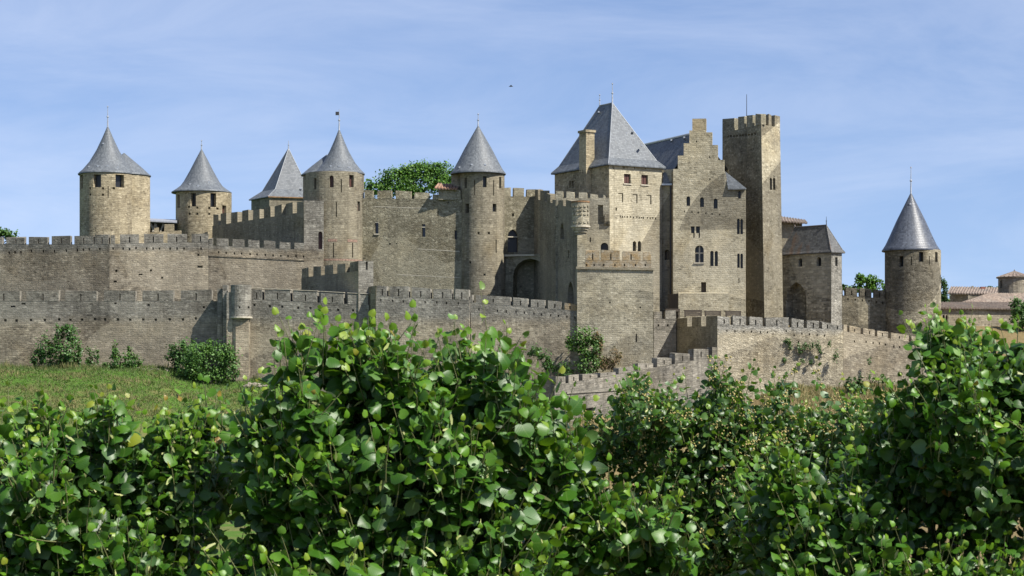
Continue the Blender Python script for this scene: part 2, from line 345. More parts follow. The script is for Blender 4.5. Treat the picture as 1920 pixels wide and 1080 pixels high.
S_RTOW = stone('right_tower_stone', (0.11, 0.098, 0.075), (0.22, 0.20, 0.15), (0.40, 0.365, 0.285), rubble=0.7, bw=0.6, bh=0.28, stain=0.4, streak=0.3,
               masks=[('ring', X(1690, 308), Z(520, 308), M(66, 308), M(90, 308)), ('box', X(1723, 308), X(1746, 308), Z(491, 308), Z(472, 308))])
S_STEP = stone('stepped_wall_stone', (0.095, 0.09, 0.08), (0.19, 0.178, 0.152), (0.33, 0.305, 0.265), rubble=0.35, bw=0.6, bh=0.26, stain=0.7, streak=0.7)
S_HOUSE = stone('house_plaster', (0.15, 0.13, 0.1), (0.27, 0.24, 0.185), (0.38, 0.34, 0.27), rubble=0.3, bw=0.5, bh=0.24, stain=0.4, contrast=0.6)
SLATE = slate('slate', (0.066, 0.075, 0.085), (0.145, 0.159, 0.172), 0.55)
SLATE_D = slate('dark_slate', (0.05, 0.055, 0.062), (0.13, 0.14, 0.15), 0.5)
SLATE_B = slate('glossy_blue_slate', (0.036, 0.043, 0.058), (0.098, 0.111, 0.138), 0.44)
SLATE_R = slate('rusty_slate', (0.05, 0.05, 0.05), (0.13, 0.13, 0.125), 0.6, rust=1.0)
TILE = tilemat('clay_tile'); TILE_OLD = old_tiles()
LEAD = plain('lead', (0.45, 0.46, 0.48), 0.45, 0.6)
ROLL = plain('slate_hip_lead', (0.26, 0.275, 0.29), 0.6, 0.2)
IRON = plain('dark_iron', (0.05, 0.05, 0.055), 0.6, 0.5)
DARK_SHEET = plain('dark_interior_sheet', (0.012, 0.012, 0.014), 0.35)  # near-black sheet stands in for the unlit interior behind an opening
GLASS = plain('dark_glass', (0.02, 0.022, 0.028), 0.08)
SHUT = plain('red_brown_paint', (0.075, 0.03, 0.022), 0.55)
WOOD = plain('weathered_wood', (0.07, 0.055, 0.04), 0.8, streaks=True)
SOFFIT = plain('eave_board', (0.055, 0.045, 0.036), 0.85)
ORANGE = plain('ochre_lichen_slate', (0.19, 0.108, 0.05), 0.85, var=0.5, scale=2.0)
TRIM = plain('pale_trim_stone', (0.42, 0.38, 0.30), 0.9)
BRICK = plain('red_brick_trim', (0.25, 0.10, 0.07), 0.9, var=0.35)

# ------------------------------------------------------------------ walls with openings
def arch_outline(h):
    u0, u1, v0, v1 = h['r']; a = h.get('arch')
    if not a: return [(u0, v0), (u1, v0), (u1, v1), (u0, v1)]
    um = 0.5 * (u0 + u1); hw = 0.5 * (u1 - u0)
    ah = min((v1 - v0) * 0.8, hw * (1.0 if a == 'round' else 1.45)); vs = v1 - ah
    pts = [(u0, v0), (u1, v0)]
    n = 8
    if a == 'round':
        for k in range(n + 1):
            t = math.pi * k / n; pts.append((um + hw * math.cos(t), vs + ah * math.sin(t)))
    else:
        for k in range(5):
            t = k / 4 * math.pi / 2; pts.append((u1 - hw * (1 - math.cos(t)) , vs + ah * math.sin(t) ** 1.0 * (1 - 0.08 * math.sin(2 * t))))
        for k in range(3, -1, -1):
            t = k / 4 * math.pi / 2; pts.append((u0 + hw * (1 - math.cos(t)), vs + ah * math.sin(t) * (1 - 0.08 * math.sin(2 * t))))
    return pts

def grid_wall(mb, u0, u1, v0, v1, holes, fm, du=None, dv=None, mi=0):
    us = {u0, u1}; vs = {v0, v1}
    for h in holes:
        a, b, c, d = h['r']; us |= {a, b}; vs |= {c, d}
    if du:
        n = max(1, math.ceil((u1 - u0) / du)); us |= {u0 + (u1 - u0) * k / n for k in range(n + 1)}
    if dv:
        n = max(1, math.ceil((v1 - v0) / dv)); vs |= {v0 + (v1 - v0) * k / n for k in range(n + 1)}
    def uniq(s, lo, hi):
        o = []
        for x in sorted(s):
            if x < lo - 1e-6 or x > hi + 1e-6: continue
            if o and x - o[-1] < 1e-4: continue
            o.append(x)
        return o
    us = uniq(us, u0, u1); vs = uniq(vs, v0, v1)
    for a, b in zip(us, us[1:]):
        um = 0.5 * (a + b)
        hh = [h for h in holes if h['r'][0] - 1e-5 < um < h['r'][1] + 1e-5]
        run = None
        for c, d in zip(vs, vs[1:]):
            vm = 0.5 * (c + d)
            if any(h['r'][2] - 1e-5 < vm < h['r'][3] + 1e-5 for h in hh): continue
            mb.face([fm(a, c, 0), fm(b, c, 0), fm(b, d, 0), fm(a, d, 0)], [(a, c), (b, c), (b, d), (a, d)], mi)
    for h in holes:
        P = arch_outline(h); dp = h.get('d', 0.45); a, b, c, d = h['r']
        if h.get('arch'):
            arc = P[2:]
            top = max(range(len(arc)), key=lambda k: arc[k][1])
            for k in range(0, len(arc) - 1):
                q0, q1 = arc[k], arc[k + 1]
                cr = (b, d) if 0.5 * (q0[0] + q1[0]) > 0.5 * (a + b) else (a, d)
                tri = [q0, cr, q1]
                if abs((q0[0] - cr[0]) * (q1[1] - cr[1]) - (q1[0] - cr[0]) * (q0[1] - cr[1])) < 1e-7: continue
                mb.face([fm(x, y, 0) for x, y in tri], tri, mi)
            tp = arc[top]
            if tp[1] < d - 1e-4:
                mb.face([fm(a, d, 0), fm(tp[0], tp[1], 0), fm(b, d, 0)], [(a, d), tp, (b, d)], mi)
        n = len(P)
        for k in range(n):
            p, q = P[k], P[(k + 1) % n]
            mb.face([fm(p[0], p[1], 0), fm(p[0], p[1], dp), fm(q[0], q[1], dp), fm(q[0], q[1], 0)], [(p[0], p[1]), (p[0] + dp, p[1]), (q[0] + dp, q[1]), (q[0], q[1])], mi)
        if not h.get('win') and not h.get('through'):
            mb.face([fm(x, y, dp) for x, y in P], P, mi)

class Plan:
    """A straight wall face between two plan points, outward side towards the viewer."""
    def __init__(s, px0, D0, px1, D1):
        s.a = Vector((X(px0, D0), D0)); s.b = Vector((X(px1, D1), D1)); s.d = s.b - s.a; s.L = s.d.length; s.d = s.d / s.L
        s.n = Vector((s.d.y, -s.d.x)); s.slope = 0.0
    def u(s, px):
        k = (px - 960) / FPX
        return (k * s.a.y - s.a.x) / (s.d.x - k * s.d.y)
    def Y(s, px): return s.a.y + s.u(px) * s.d.y
    def z(s, px, py): return Z(py, s.Y(px))
    def fm(s, u, v, d):
        p = s.a + s.d * u - s.n * d
        return (p.x, p.y, v + s.slope * u)
    def hole(s, px0, py0, px1, py1, d=0.45, **kw):
        m = 0.5 * (px0 + px1); u0, u1 = s.u(px0), s.u(px1); um = 0.5 * (u0 + u1)
        return dict(r=(u0, u1, s.z(m, py1) - s.slope * um, s.z(m, py0) - s.slope * um), d=d, **kw)

def windows(P, holes, parent, mat=None):
    """panes, dark interior sheets, shutters and mullions set into the openings"""
    for h in holes:
        if not h.get('win'): continue
        pts = arch_outline(h); m = MB(); d = h.get('d', 0.45) - 0.015
        m.face([P.fm(x, y, d) for x, y in pts], pts)
        k = h['win']
        o = m.build('window', {'dark': DARK_SHEET, 'glass': GLASS, 'red': SHUT, 'wood': WOOD}.get(k, DARK_SHEET), parent)
        u0, u1, v0, v1 = h['r']
        if h.get('cross'):
            for nm, r in (('mullion', (0.5 * (u0 + u1) - 0.09, 0.5 * (u0 + u1) + 0.09, v0, v1 - 0.02)), ('transom', (u0, u1, v0 + 0.52 * (v1 - v0), v0 + 0.52 * (v1 - v0) + 0.17))):
                b = MB(); a, c, e, f = r; dd = d - (0.14 if nm == 'mullion' else 0.12)
                b.hexa([P.fm(a, e, dd), P.fm(c, e, dd), P.fm(c, e, d - 0.01), P.fm(a, e, d - 0.01), P.fm(a, f, dd), P.fm(c, f, dd), P.fm(c, f, d - 0.01), P.fm(a, f, d - 0.01)])
                b.build(nm, TRIM, o)
        if k == 'red':
            for q in range(2):
                a = u0 + (u1 - u0) * (0.08 + 0.47 * q); c = a + (u1 - u0) * 0.37
                b = MB(); b.hexa([P.fm(a, v0 + .1, d - .06), P.fm(c, v0 + .1, d - .06), P.fm(c, v0 + .1, d - .01), P.fm(a, v0 + .1, d - .01), P.fm(a, v1 - .1, d - .06), P.fm(c, v1 - .1, d - .06), P.fm(c, v1 - .1, d - .01), P.fm(a, v1 - .1, d - .01)])
                b.build('shutter', SHUT, o)
        if h.get('sill'):
            b = MB(); b.hexa([P.fm(u0 - .12, v0 - .16, -.12), P.fm(u1 + .12, v0 - .16, -.12), P.fm(u1 + .12, v0 - .16, -.004), P.fm(u0 - .12, v0 - .16, -.004), P.fm(u0 - .12, v0 - .01, -.12), P.fm(u1 + .12, v0 - .01, -.12), P.fm(u1 + .12, v0 - .01, -.004), P.fm(u0 - .12, v0 - .01, -.004)])
            b.build('sill', TRIM, o)

def wall_solid(P, parent, mat, z0, top, t, holes=(), ends=True, u0=None, u1=None, name='wall', cap=True):
    """one thick wall piece; top = height at u0 (the slope of the plan is added)"""
    m = MB(); a = 0.0 if u0 is None else u0; b = P.L if u1 is None else u1
    grid_wall(m, a, b, z0, top, list(holes), P.fm)
    f = P.fm
    if cap: m.face([f(a, top, 0), f(b, top, 0), f(b, top, t), f(a, top, t)])
    if ends:
        m.face([f(a, z0, t), f(a, z0, 0), f(a, top, 0), f(a, top, t)]); m.face([f(b, z0, 0), f(b, z0, t), f(b, top, t), f(b, top, 0)])
    m.face([f(b, z0, t), f(a, z0, t), f(a, top, t), f(b, top, t)])
    for h in holes:
        if h.get('through'): pass
    o = m.build(name, mat, parent)
    return o

def merlon(P, parent, mat, u0, u1, zb0, zb1, zt0, zt1, t=0.6, slit=False, through=False, proud=0.015, jit=0.085, cap=False, name='merlon'):
    """block from the wall crest (zb at its two ends) up to zt; z given without the slope"""
    m = MB(); f = lambda u, z, d: tuple((P.a + P.d * u - P.n * d)) + (z,)
    J = lambda: rnd.uniform(-jit, jit)
    tu0, tu1 = u0 + abs(J()) * .6, u1 - abs(J()) * .6
    z00, z01, z10, z11 = zt0 + J(), zt1 + J(), zt0 + J(), zt1 + J()
    if slit:
        um = 0.5 * (u0 + u1) + J(); zb = max(zb0, zb1); zt = min(z00, z01); w_ = 0.08
        lo = zb + 0.05 * (zt - zb); hi = zb + 0.72 * (zt - zb)
        def q(u, k, d):   # k: 0 bottom, 1 slit low, 2 slit high, 3 top
            s_ = (u - u0) / (u1 - u0)
            return f(u, (zb0 + (zb1 - zb0) * s_, lo, hi, z00 + (z01 - z00) * s_)[k], d)
        us = [u0, um - w_, um + w_, u1]
        for i in range(3):
            for k in range(3):
                if i == 1 and k == 1: continue
                pts = [q(us[i], k, -proud), q(us[i + 1], k, -proud), q(us[i + 1], k + 1, -proud), q(us[i], k + 1, -proud)]
                m.face(pts)
        dp = t if through else 0.35
        c = [(us[1], 1), (us[2], 1), (us[2], 2), (us[1], 2)]
        for k in range(4):
            p, r = c[k], c[(k + 1) % 4]; m.face([q(*p, -proud), q(*p, dp), q(*r, dp), q(*r, -proud)])
        if not through: m.face([q(*p, dp) for p in c])
    else:
        m.face([f(u0, zb0, -proud), f(u1, zb1, -proud), f(tu1, z01, -proud), f(tu0, z00, -proud)])
    if slit: tu0, tu1 = u0, u1
    m.face([f(u1, zb1, -proud), f(u1, zb1, t), f(tu1, z11, t), f(tu1, z01, -proud)])
    m.face([f(u0, zb0, t), f(u0, zb0, -proud), f(tu0, z00, -proud), f(tu0, z10, t)])
    m.face([f(tu0, z00, -proud), f(tu1, z01, -proud), f(tu1, z11, t), f(tu0, z10, t)])
    if not (slit and through): m.face([f(u1, zb1, t), f(u0, zb0, t), f(tu0, z10, t), f(tu1, z11, t)])
    else:
        def qb(u, k):
            s_ = (u - u0) / (u1 - u0); return f(u, (zb0 + (zb1 - zb0) * s_, lo, hi, z10 + (z11 - z10) * s_)[k], t)
        for i in range(3):
            for k in range(3):
                if i == 1 and k == 1: continue
                m.face([qb(us[i + 1], k), qb(us[i], k), qb(us[i], k + 1), qb(us[i + 1], k + 1)])
    o = m.build(name, mat, parent)
    if cap:
        c = MB(); g = 0.06
        c.hexa([f(u0 - g, zt0 + jit + .01, -proud - g), f(u1 + g, zt1 + jit + .01, -proud - g), f(u1 + g, zt1 + jit + .01, t + g), f(u0 - g, zt0 + jit + .01, t + g), f(u0 - g, zt0 + .17, -proud - g), f(u1 + g, zt1 + .17, -proud - g), f(u1 + g, zt1 + .17, t + g), f(u0 - g, zt0 + .17, t + g)])
        c.build('coping', TRIM, o)
    return o

def crenels(P, parent, mat, list_, crest, t=0.6, slits=True, thr=(), cap=False, matf=None):
    """list_: (px0, px1, py_top_left, py_top_right); crest(u) = height of the wall walk line"""
    for i, (a, b, ya, yb) in enumerate(list_):
        u0, u1 = P.u(a), P.u(b)
        if u1 - u0 < 0.08: continue
        merlon(P, parent, matf(i) if matf else mat, u0, u1, crest(u0), crest(u1), P.z(a, ya), P.z(b, yb), t, slit=(slits and u1 - u0 > 1.0), through=(i in thr), cap=cap)

def straight_wall(name, label, plan, top_l, top_r, base, mat, holes=(), mer=(), t=1.4, mt=0.6, slits=True, group=None, thr=(), mmat=None, ext=(0, 0), cap=False, matf=None, cat='wall'):
    """plan: (px0, D0, px1, D1); top_l/top_r: rows of the wall crest at its ends; base: height of its foot"""
    P = Plan(*plan)
    za, zb = Z(top_l, plan[1]), Z(top_r, plan[3]); P.slope = (zb - za) / P.L
    mid = P.a + P.d * (P.L / 2)
    root = thing(name, label, cat, (mid.x, mid.y, base), group)
    hs_ = [P.hole(*h[:4], **(h[4] if len(h) > 4 else {})) for h in holes]
    wall_solid(P, root, mat, base - 1.5, za, t, hs_, u0=-ext[0], u1=P.L + ext[1])
    windows(P, hs_, root)
    crenels(P, root, mmat or mat, mer, lambda u: za + P.slope * u, mt, slits, thr, cap, matf)
    return root, P

def dots(P, pts, w=5, h=4.5, d=0.35):
    return [(x - w / 2, y - h / 2, x + w / 2, y + h / 2, dict(d=d)) for x, y in pts]

# ------------------------------------------------------------------ terrain
def lerp(x, tab):
    if x <= tab[0][0]: return tab[0][1]
    for (a, b), (c, d) in zip(tab, tab[1:]):
        if x <= c: return b + (d - b) * (x - a) / (c - a)
    return tab[-1][1]
ZB = [(-400, 14.9), (0, 14.9), (300, 14.7), (470, 13.3), (700, 10.6), (1000, 8.6), (1345, 8.8), (1465, 12.3), (1700, 12.6), (2300, 12.6)]
YB = [(-400, 296), (400, 291.6), (690, 285), (705, 283), (1050, 281), (1064, 262.6), (1345, 278.4), (1465, 279.6), (1760, 288), (2300, 290)]
STEP = [(1040, 0), (1066, 4.6), (1345, 4.6), (1400, 0)]
def hsh(x, y):
    return (math.sin(x * 0.31 + 1.3 * math.sin(y * 0.17)) + math.sin(y * 0.43 + x * 0.12) + 0.6 * math.sin(x * 0.9 + y * 0.7)) / 2.6
def gz(x, y):
    px = 960 + x / max(y, 120) * FPX if y > 120 else 960 + x / 120 * FPX
    px = max(-400, min(2300, px)); zb = lerp(px, ZB); yb = lerp(px, YB)
    if y <= yb:
        d = yb - y
        fl = lerp(px, [(250, 7.0), (380, 1.0)]); z = zb - 0.06 * min(d, fl) - 0.27 * max(0, d - fl)
        z = max(z, 0.0)
        return z + hsh(x, y) * (0.25 if z > 0.01 else 0.06) * min(1, d / 3)
    d = y - yb; st = lerp(px, STEP)
    z = zb + (st * min(1, max(0, (d - 1.5) / 0.8)) if st > 0 else 0) + 0.34 * max(0, d - 1.2 - 18 * st / 4.6)
    return min(z, max(21.0, zb + st)) if y < 420 else max(0, min(z, 21.0) - (y - 420) * 0.05)

def ground():
    xs = sorted(set([-3000, -1500, -800, -400, -250, -160] + list(range(-120, 121, 2)) + [160, 250, 400, 800, 1500, 3000]))
    ys = sorted(set([-600, -300, -100, -40, 0, 20, 40, 70, 100, 130, 160, 190] + list(range(200, 350, 2)) + [360, 380, 400, 420, 460, 520, 600, 800, 1200, 2000, 4000]))
    m = MB(); idx = {}
    vs = [(x, y, gz(x, y)) for y in ys for x in xs]; nx = len(xs)
    fs = [(j * nx + i, j * nx + i + 1, (j + 1) * nx + i + 1, (j + 1) * nx + i) for j in range(len(ys) - 1) for i in range(nx - 1)]
    me = bpy.data.meshes.new('ground'); me.from_pydata(vs, [], fs); me.polygons.foreach_set('use_smooth', [True] * len(fs))
    s = NT('grass_ground')
    pos = s.n('NewGeometry').outputs['Position']; sx = s.n('SeparateXYZ', {'Vector': pos})
    n1 = s.noise(pos, 0.25, 5, 0.6); n2 = s.noise(s.mapping(pos, (1, 1, 2.5)), 2.2, 5, 0.7)
    green = s.mix(n2, (0.038, 0.085, 0.013), (0.10, 0.18, 0.035)); dry = s.mix(n2, (0.085, 0.066, 0.028), (0.26, 0.20, 0.105))
    fx = s.n('MapRange', {'Value': sx.outputs['X'], 'From Min': -10.0, 'From Max': 25.0, 'To Min': -0.24, 'To Max': 0.5}).outputs[0]
    lo = s.n('MapRange', {'Value': sx.outputs['Y'], 'From Min': 286.0, 'From Max': 278.0, 'To Min': -0.25, 'To Max': 0.15}).outputs[0]
    f = s.math('ADD', s.math('ADD', n1, fx), lo)
    c = s.mix(s.ramp(f, [(0.36, 0.0), (0.6, 1.0)]), green, dry)
    bp = s.n('Bump', {'Height': n2, 'Strength': 0.8, 'Distance': 0.25}).outputs[0]
    s.out(s.n('BsdfPrincipled', {'Base Color': c, 'Roughness': 1.0, 'Normal': bp, 'Specular IOR Level': 0.05}).outputs[0])
    me.materials.append(s.m)
    o = bpy.data.objects.new('ground', me); COL.objects.link(o)
    tag(o, 'grassy river bank and hillside below the castle walls', 'ground', kind='structure')
    return o
ground()

# ------------------------------------------------------------------ round towers and roofs
FLARE_A = [(1, 0), (.93, .03), (.83, .075), (.7, .145), (.59, .25), (.39, .5), (.2, .76), (.03, .985)]
FLARE_B = [(1, 0), (.95, .035), (.88, .09), (.73, .25), (.51, .5), (.265, .75), (.03, .985)]
FLARE_C = [(1, 0), (.95, .03), (.84, .09), (.62, .25), (.38, .5), (.19, .75), (.025, .985)]

class Drum:
    def __init__(s, cpx, rpx, D, taper=0.0, y_ref=400):
        s.R = rpx * D / (FPX - rpx); s.cy = D + s.R; s.cx = X(cpx, s.cy); s.cpx = cpx; s.rpx = rpx; s.taper = taper; s.zr = Z(y_ref, s.cy)
    def r(s, z): return s.R + max(0.0, s.zr - z) * s.taper
    def z(s, py, th=0.0): return Z(py, s.cy - s.R * math.cos(th))
    def th(s, px): return math.asin(max(-.995, min(.995, (px - s.cpx) / s.rpx)))
    def fm(s, u, v, d):
        r = s.r(v) - d; th = u / s.R
        return (s.cx + r * math.sin(th), s.cy - r * math.cos(th), v)
    def hole(s, px0, py0, px1, py1, d=0.5, **kw):
        t0, t1 = s.th(px0), s.th(px1); tm = .5 * (t0 + t1)
        return dict(r=(t0 * s.R, t1 * s.R, s.z(py1, tm), s.z(py0, tm)), d=d, **kw)

def finial(root, x, y, z0, z1, vane=None, thick=0.10, mat=None):
    m = MB(); h = z1 - z0
    m.tube((x, y, z0 - .6), (x, y, z0 + h * .45), thick * 1.3, thick * .75, 8)
    m.tube((x, y, z0 + h * .45), (x, y, z1), thick * .6, thick * .35, 6)
    m.revolve(x, y, [(0, z0 + h * .42), (thick * 1.6, z0 + h * .46), (thick * 1.6, z0 + h * .5), (0, z0 + h * .54)], 10)
    o = m.build('finial', mat or LEAD, root, smooth=False)
    if vane:
        b = MB(); b.box(x - vane, x - .03, y - .03, y + .03, z0 + h * .72, z0 + h * .72 + vane * .95); b.build('weather_vane', IRON, o)
    elif h > 1.5:
        b = MB(); b.revolve(x, y, [(0, z1 - .28), (.13, z1 - .16), (0, z1 - .04)], 8); b.build('finial_ball', LEAD, o)
    return o

def cone_roof(root, cx, cy, re, ze, za, mat, flare, name='roof', segs=48, eave_t=0.14):
    prof = [(re * r, ze + (za - ze) * t) for r, t in flare]; prof[-1] = (0.07, za); 
    m = MB(); m.revolve(cx, cy, [(re - .02, ze - eave_t)] + prof, segs)
    o = m.build(name, mat, root, smooth=True, weld=True)
    b = MB(); b.revolve(cx, cy, [(re * .72, ze - eave_t + .02), (re - .03, ze - eave_t - .012)], segs); b.build('eave_soffit', SOFFIT, o)
    return o

def roof_vents(root, cx, cy, re, ze, za, flare, angs):
    for a, t in angs:
        r = np.interp(t, [q[1] for q in flare], [q[0] for q in flare]) * re; z = ze + (za - ze) * t
        m = MB(); x = cx + (r + .02) * math.sin(R_(a)); y = cy - (r + .02) * math.cos(R_(a))
        m.box(x - .12, x + .12, y - .1, y + .15, z - .09, z + .12); m.build('roof_vent', LEAD, root)

def round_tower(name, label, cpx, rpx, D, y_eave, base, holes, mat, y_apex, y_fin, apx, epx, rmat=None, flare=FLARE_A, taper=0.0, extra=None, vents=(), vane=None, group='round towers with conical slate roofs'):
    T = Drum(cpx, rpx, D, taper)
    root = thing(name, label, 'tower', (T.cx, T.cy, base), group)
    ze = T.z(y_eave, math.pi / 2)
    hs_ = [T.hole(*h[:4], **(h[4] if len(h) > 4 else {})) for h in holes]
    m = MB(); grid_wall(m, -math.pi * T.R, math.pi * T.R, base - 2, ze, hs_, T.fm, du=T.R * math.pi / 26, dv=4.0)
    m.build('wall', mat, root)
    windows(T, hs_, root)
    ax = X(apx, T.cy); re = M(epx + .8, T.cy); za = Z(y_apex, T.cy)
    cone_roof(root, ax, T.cy, re, ze + .02, za, rmat or SLATE, flare)
    if extra:
        dx, back, r2, e2, ya2 = extra       # a second drum behind, for the towers of horseshoe plan
        cx2 = T.cx + M(dx, T.cy); cy2 = T.cy + back; R2 = M(r2, T.cy)
        m = MB(); m.revolve(cx2, cy2, [(R2, base - 2), (R2, ze - .01)], 44); m.build('rear_wall', mat, root)
        cone_roof(root, cx2, cy2, M(e2, T.cy), ze + .015, Z(ya2, T.cy + back), rmat or SLATE, [(1, 0), (.94, .05), (.84, .16), (.6, .42), (.3, .72), (.02, .985)], 'rear_roof', eave_t=.13)
    finial(root, ax, T.cy, za - .1, Z(y_fin, T.cy), vane)
    roof_vents(root, ax, T.cy, re, ze, za, flare, vents)
    return root, T

DK = dict(win='dark', d=0.7)
def slit(px, y0, y1, w=1.8): return (px - w / 2, y0, px + w / 2, y1, dict(d=0.35))

# tower one: horseshoe plan
round_tower('round_tower', 'widest round tower at far left, slate roof bulging to one side', 203, 53, 318, 327, 19,
    [(154, 328.5, 162, 354, DK), (184, 327, 199, 351, DK), (225, 327.5, 239, 351, DK)] + [(x - 2, y - 2, x + 2, y + 2, dict(d=.4)) for x, y in ((178, 353), (178, 365), (202.5, 353), (202.5, 365), (222, 353))] + [slit(212, 349, 371, 1.6)],
    S_TAN, 237, 198, 202, 54.5, flare=FLARE_C, extra=(26, 1.6, 48.5, 50.5, 287), vents=((-40, .12), (-14, .12), (10, .12), (34, .1), (-20, .62)))
round_tower('round_tower', 'short round tower second from the left, small reddish opening by its right edge', 382, 52, 330, 361, 19,
    [(336, 365, 342, 390, DK), (364.5, 362, 374.5, 387, DK), (401, 362, 411, 388, DK), (421, 385, 427.5, 400, dict(win='red', d=.5))] + [(x - 2, y - 2, x + 2, y + 2, dict(d=.4)) for x, y in ((377, 389), (362, 401), (361, 388), (399, 390), (377, 401), (399, 401), (413, 391))],
    S_TAN, 280, 262, 378, 55.5, flare=FLARE_A, vents=((0, .1), (30, .2), (-25, .15)))
rt4, T4 = round_tower('round_tower', 'smooth grey round tower with faded red painted band and square weather vane', 628, 54.5, 306.4, 326, 21,
    [(592, 334, 597, 355, DK), (622, 329, 630, 351, dict(win='red', d=.45, arch='round')), (658, 328, 666, 351, dict(win='red', d=.5)), (672.5, 378, 677, 396, dict(win='red', d=.4)),
     slit(644, 336, 361), slit(635, 379, 407), slit(629.5, 455, 483), slit(664, 455, 483)],
    S_GREY, 243, 205, 636, 47.5, flare=FLARE_C, extra=(-17, 1.8, 45, 49, 290), vents=((-20, .13), (4, .12), (30, .1)), vane=.5)
# its faded painted marks, a thin layer of red lime wash
PINK = plain('faded_red_limewash', (0.235, 0.155, 0.115), 0.95, var=0.5, scale=4.0)
for px0, px1, y0, y1 in ((606, 681, 485, 488.5), (619, 636, 448, 453), (655, 672, 448, 453)):
    m = MB(); t0, t1 = T4.th(px0), T4.th(px1); n = 10
    for k in range(n):
        a, b = (t0 + (t1 - t0) * k / n) * T4.R, (t0 + (t1 - t0) * (k + 1) / n) * T4.R
        m.face([T4.fm(a, T4.z(y1), -.02), T4.fm(b, T4.z(y1), -.02), T4.fm(b, T4.z(y0), -.02), T4.fm(a, T4.z(y0), -.02)])
    m.build('painted_band', PINK, rt4)
rt5, T5 = round_tower('round_tower', 'tall cone-roofed round tower between the speckled curtain wall and the arched gate', 904, 42, 305.6, 326, 18,
    [(871, 333, 876, 353, DK), (906, 330.5, 913, 351, DK), (936, 332, 940, 353, DK), (873, 382, 880, 399, DK), (924, 382, 931, 397, dict(win='glass', d=.4)), slit(890.5, 338, 366), slit(926, 338, 367), slit(930, 449, 474), slit(939, 490, 512, 1.4)]
    + [(x - 2, y - 2, x + 2, y + 2, dict(d=.4)) for x, y in ((898, 437), (917, 437), (883, 492), (909, 515))],
    S_GREY, 236, 212, 896.5, 51.5, flare=FLARE_B, taper=0.012, vents=((-15, .14), (18, .14), (-48, .1)))
# stair turret behind its left shoulder
m = MB(); m.revolve(X(862, 309.6), 309.6, [(M(16, 308), 20), (M(16, 308), Z(327, 309.6))], 24); m.build('stair_turret', S_GREY, rt5)
round_tower('round_tower', 'right hand round tower with glossy blue slate cone beside the tiled houses', 1711.5, 52, 303, 470, 17,
    [(1679, 480, 1686, 500, DK), (1714, 472.5, 1722, 491, DK), (1746, 472.5, 1752, 491, DK), slit(1700, 481, 497), slit(1734, 480, 496), (1757.5, 516, 1761, 530, DK)],
    S_RTOW, 362, 312, 1708, 53.5, rmat=SLATE_B, flare=FLARE_B, vents=((-15, .8),), vane=None)

# ------------------------------------------------------------------ pyramid-roofed tower behind
def hip_roof(root, corners, r0, r1, ze, zr, mat, flare=(.16, .10), t=.12, over=0.0, name='roof', soffit=SOFFIT):
    """corners: plan points front-left.. around; the ridge ends r0 (towards side 0-3) and r1 (towards side 1-2)"""
    m = MB(); E = [Vector((c[0], c[1], ze)) for c in corners]
    ends = [r0, r1, r1, r0]
    Rg = [Vector((p[0], p[1], zr)) for p in ends]
    ctr = sum(E, Vector()) / 4
    Fl = [E[k].lerp(Rg[k], flare[0]) for k in range(4)]
    for q in Fl: q.z = ze + (zr - ze) * flare[1]
    def quad(pts):
        a = pts[0]; d = (pts[1] - pts[0]).normalized(); n = d.cross(pts[-1] - pts[0]).normalized(); e = n.cross(d)
        m.face(pts, [((p - a).dot(d) + a.x, (p - a).dot(e)) for p in pts])
    for k in range(4):
        j = (k + 1) % 4
        quad([E[k], E[j], Fl[j], Fl[k]])
        if (Rg[k] - Rg[j]).length < 1e-4: quad([Fl[k], Fl[j], Rg[k]])
        else: quad([Fl[k], Fl[j], Rg[j], Rg[k]])
        d = Vector((0, 0, t)); quad([E[k] - d, E[j] - d, E[j], E[k]])
    o = m.build(name, mat, root)
    b = MB(); b.face([(p.x, p.y, p.z - t - .005) for p in E][::-1]); b.build('eave_soffit', soffit, o)
    # lead ridge and hip rolls
    h = MB()
    for k in range(4):
        h.tube(E[k] + Vector((0, 0, .0)), Fl[k] + Vector((0, 0, .0)), .055, .055, 5); h.tube(Fl[k] + Vector((0, 0, .0)), Rg[k], .055, .05, 5)
    if (Rg[0] - Rg[1]).length > .1: h.tube(Rg[0], Rg[1], .09, .09, 5)
    h.build('hip_roll', ROLL if mat is SLATE else mat, o)
    return o

D3 = 348
root = thing('square_tower', 'square tower half hidden behind shaded battlements, steep pyramid roof with rusty eave', 'tower', (X(545, D3 + 5), D3 + 5, 20))
cA, cB = (X(466.5, D3 + 6), D3 + 6), (X(497, D3), D3)
vx = Vector((cB[0] - cA[0], cB[1] - cA[1])); sd = Vector((-vx.y, vx.x)).normalized() * -1
sd = Vector((6.9, 1.6)).normalized() * 7.6; bk = Vector((-1.9, 7.8)).normalized() * 7.6
cA = Vector((X(466.5, D3 + 6), D3 + 6)); cB = Vector((X(503, D3), D3)); cC = cB + Vector((7.6, 2.6)); cD = cA + Vector((7.6, 2.6))
ze = Z(368, D3)
m = MB(); ins = lambda p: p + ((cA + cC) / 2 - p) * .07
q = [ins(p) for p in (cA, cB, cC, cD)]
m.hexa([(p.x, p.y, 18) for p in (q[0], q[1], q[2], q[3])] + [(p.x, p.y, ze - .1) for p in (q[0], q[1], q[2], q[3])]); m.build('wall', S_GREY, root)
apx3 = Vector((X(541, D3 + 4.5), D3 + 4.5))
rf = hip_roof(root, [cA, cB, cC, cD], apx3, apx3, ze, Z(278, D3 + 4.5), SLATE, flare=(.34, .16))
m = MB(); e0, e1 = Vector((cB.x, cB.y, ze)), Vector((cC.x, cC.y, ze)); n_ = Vector((2.6, -7.6, 0)).normalized()
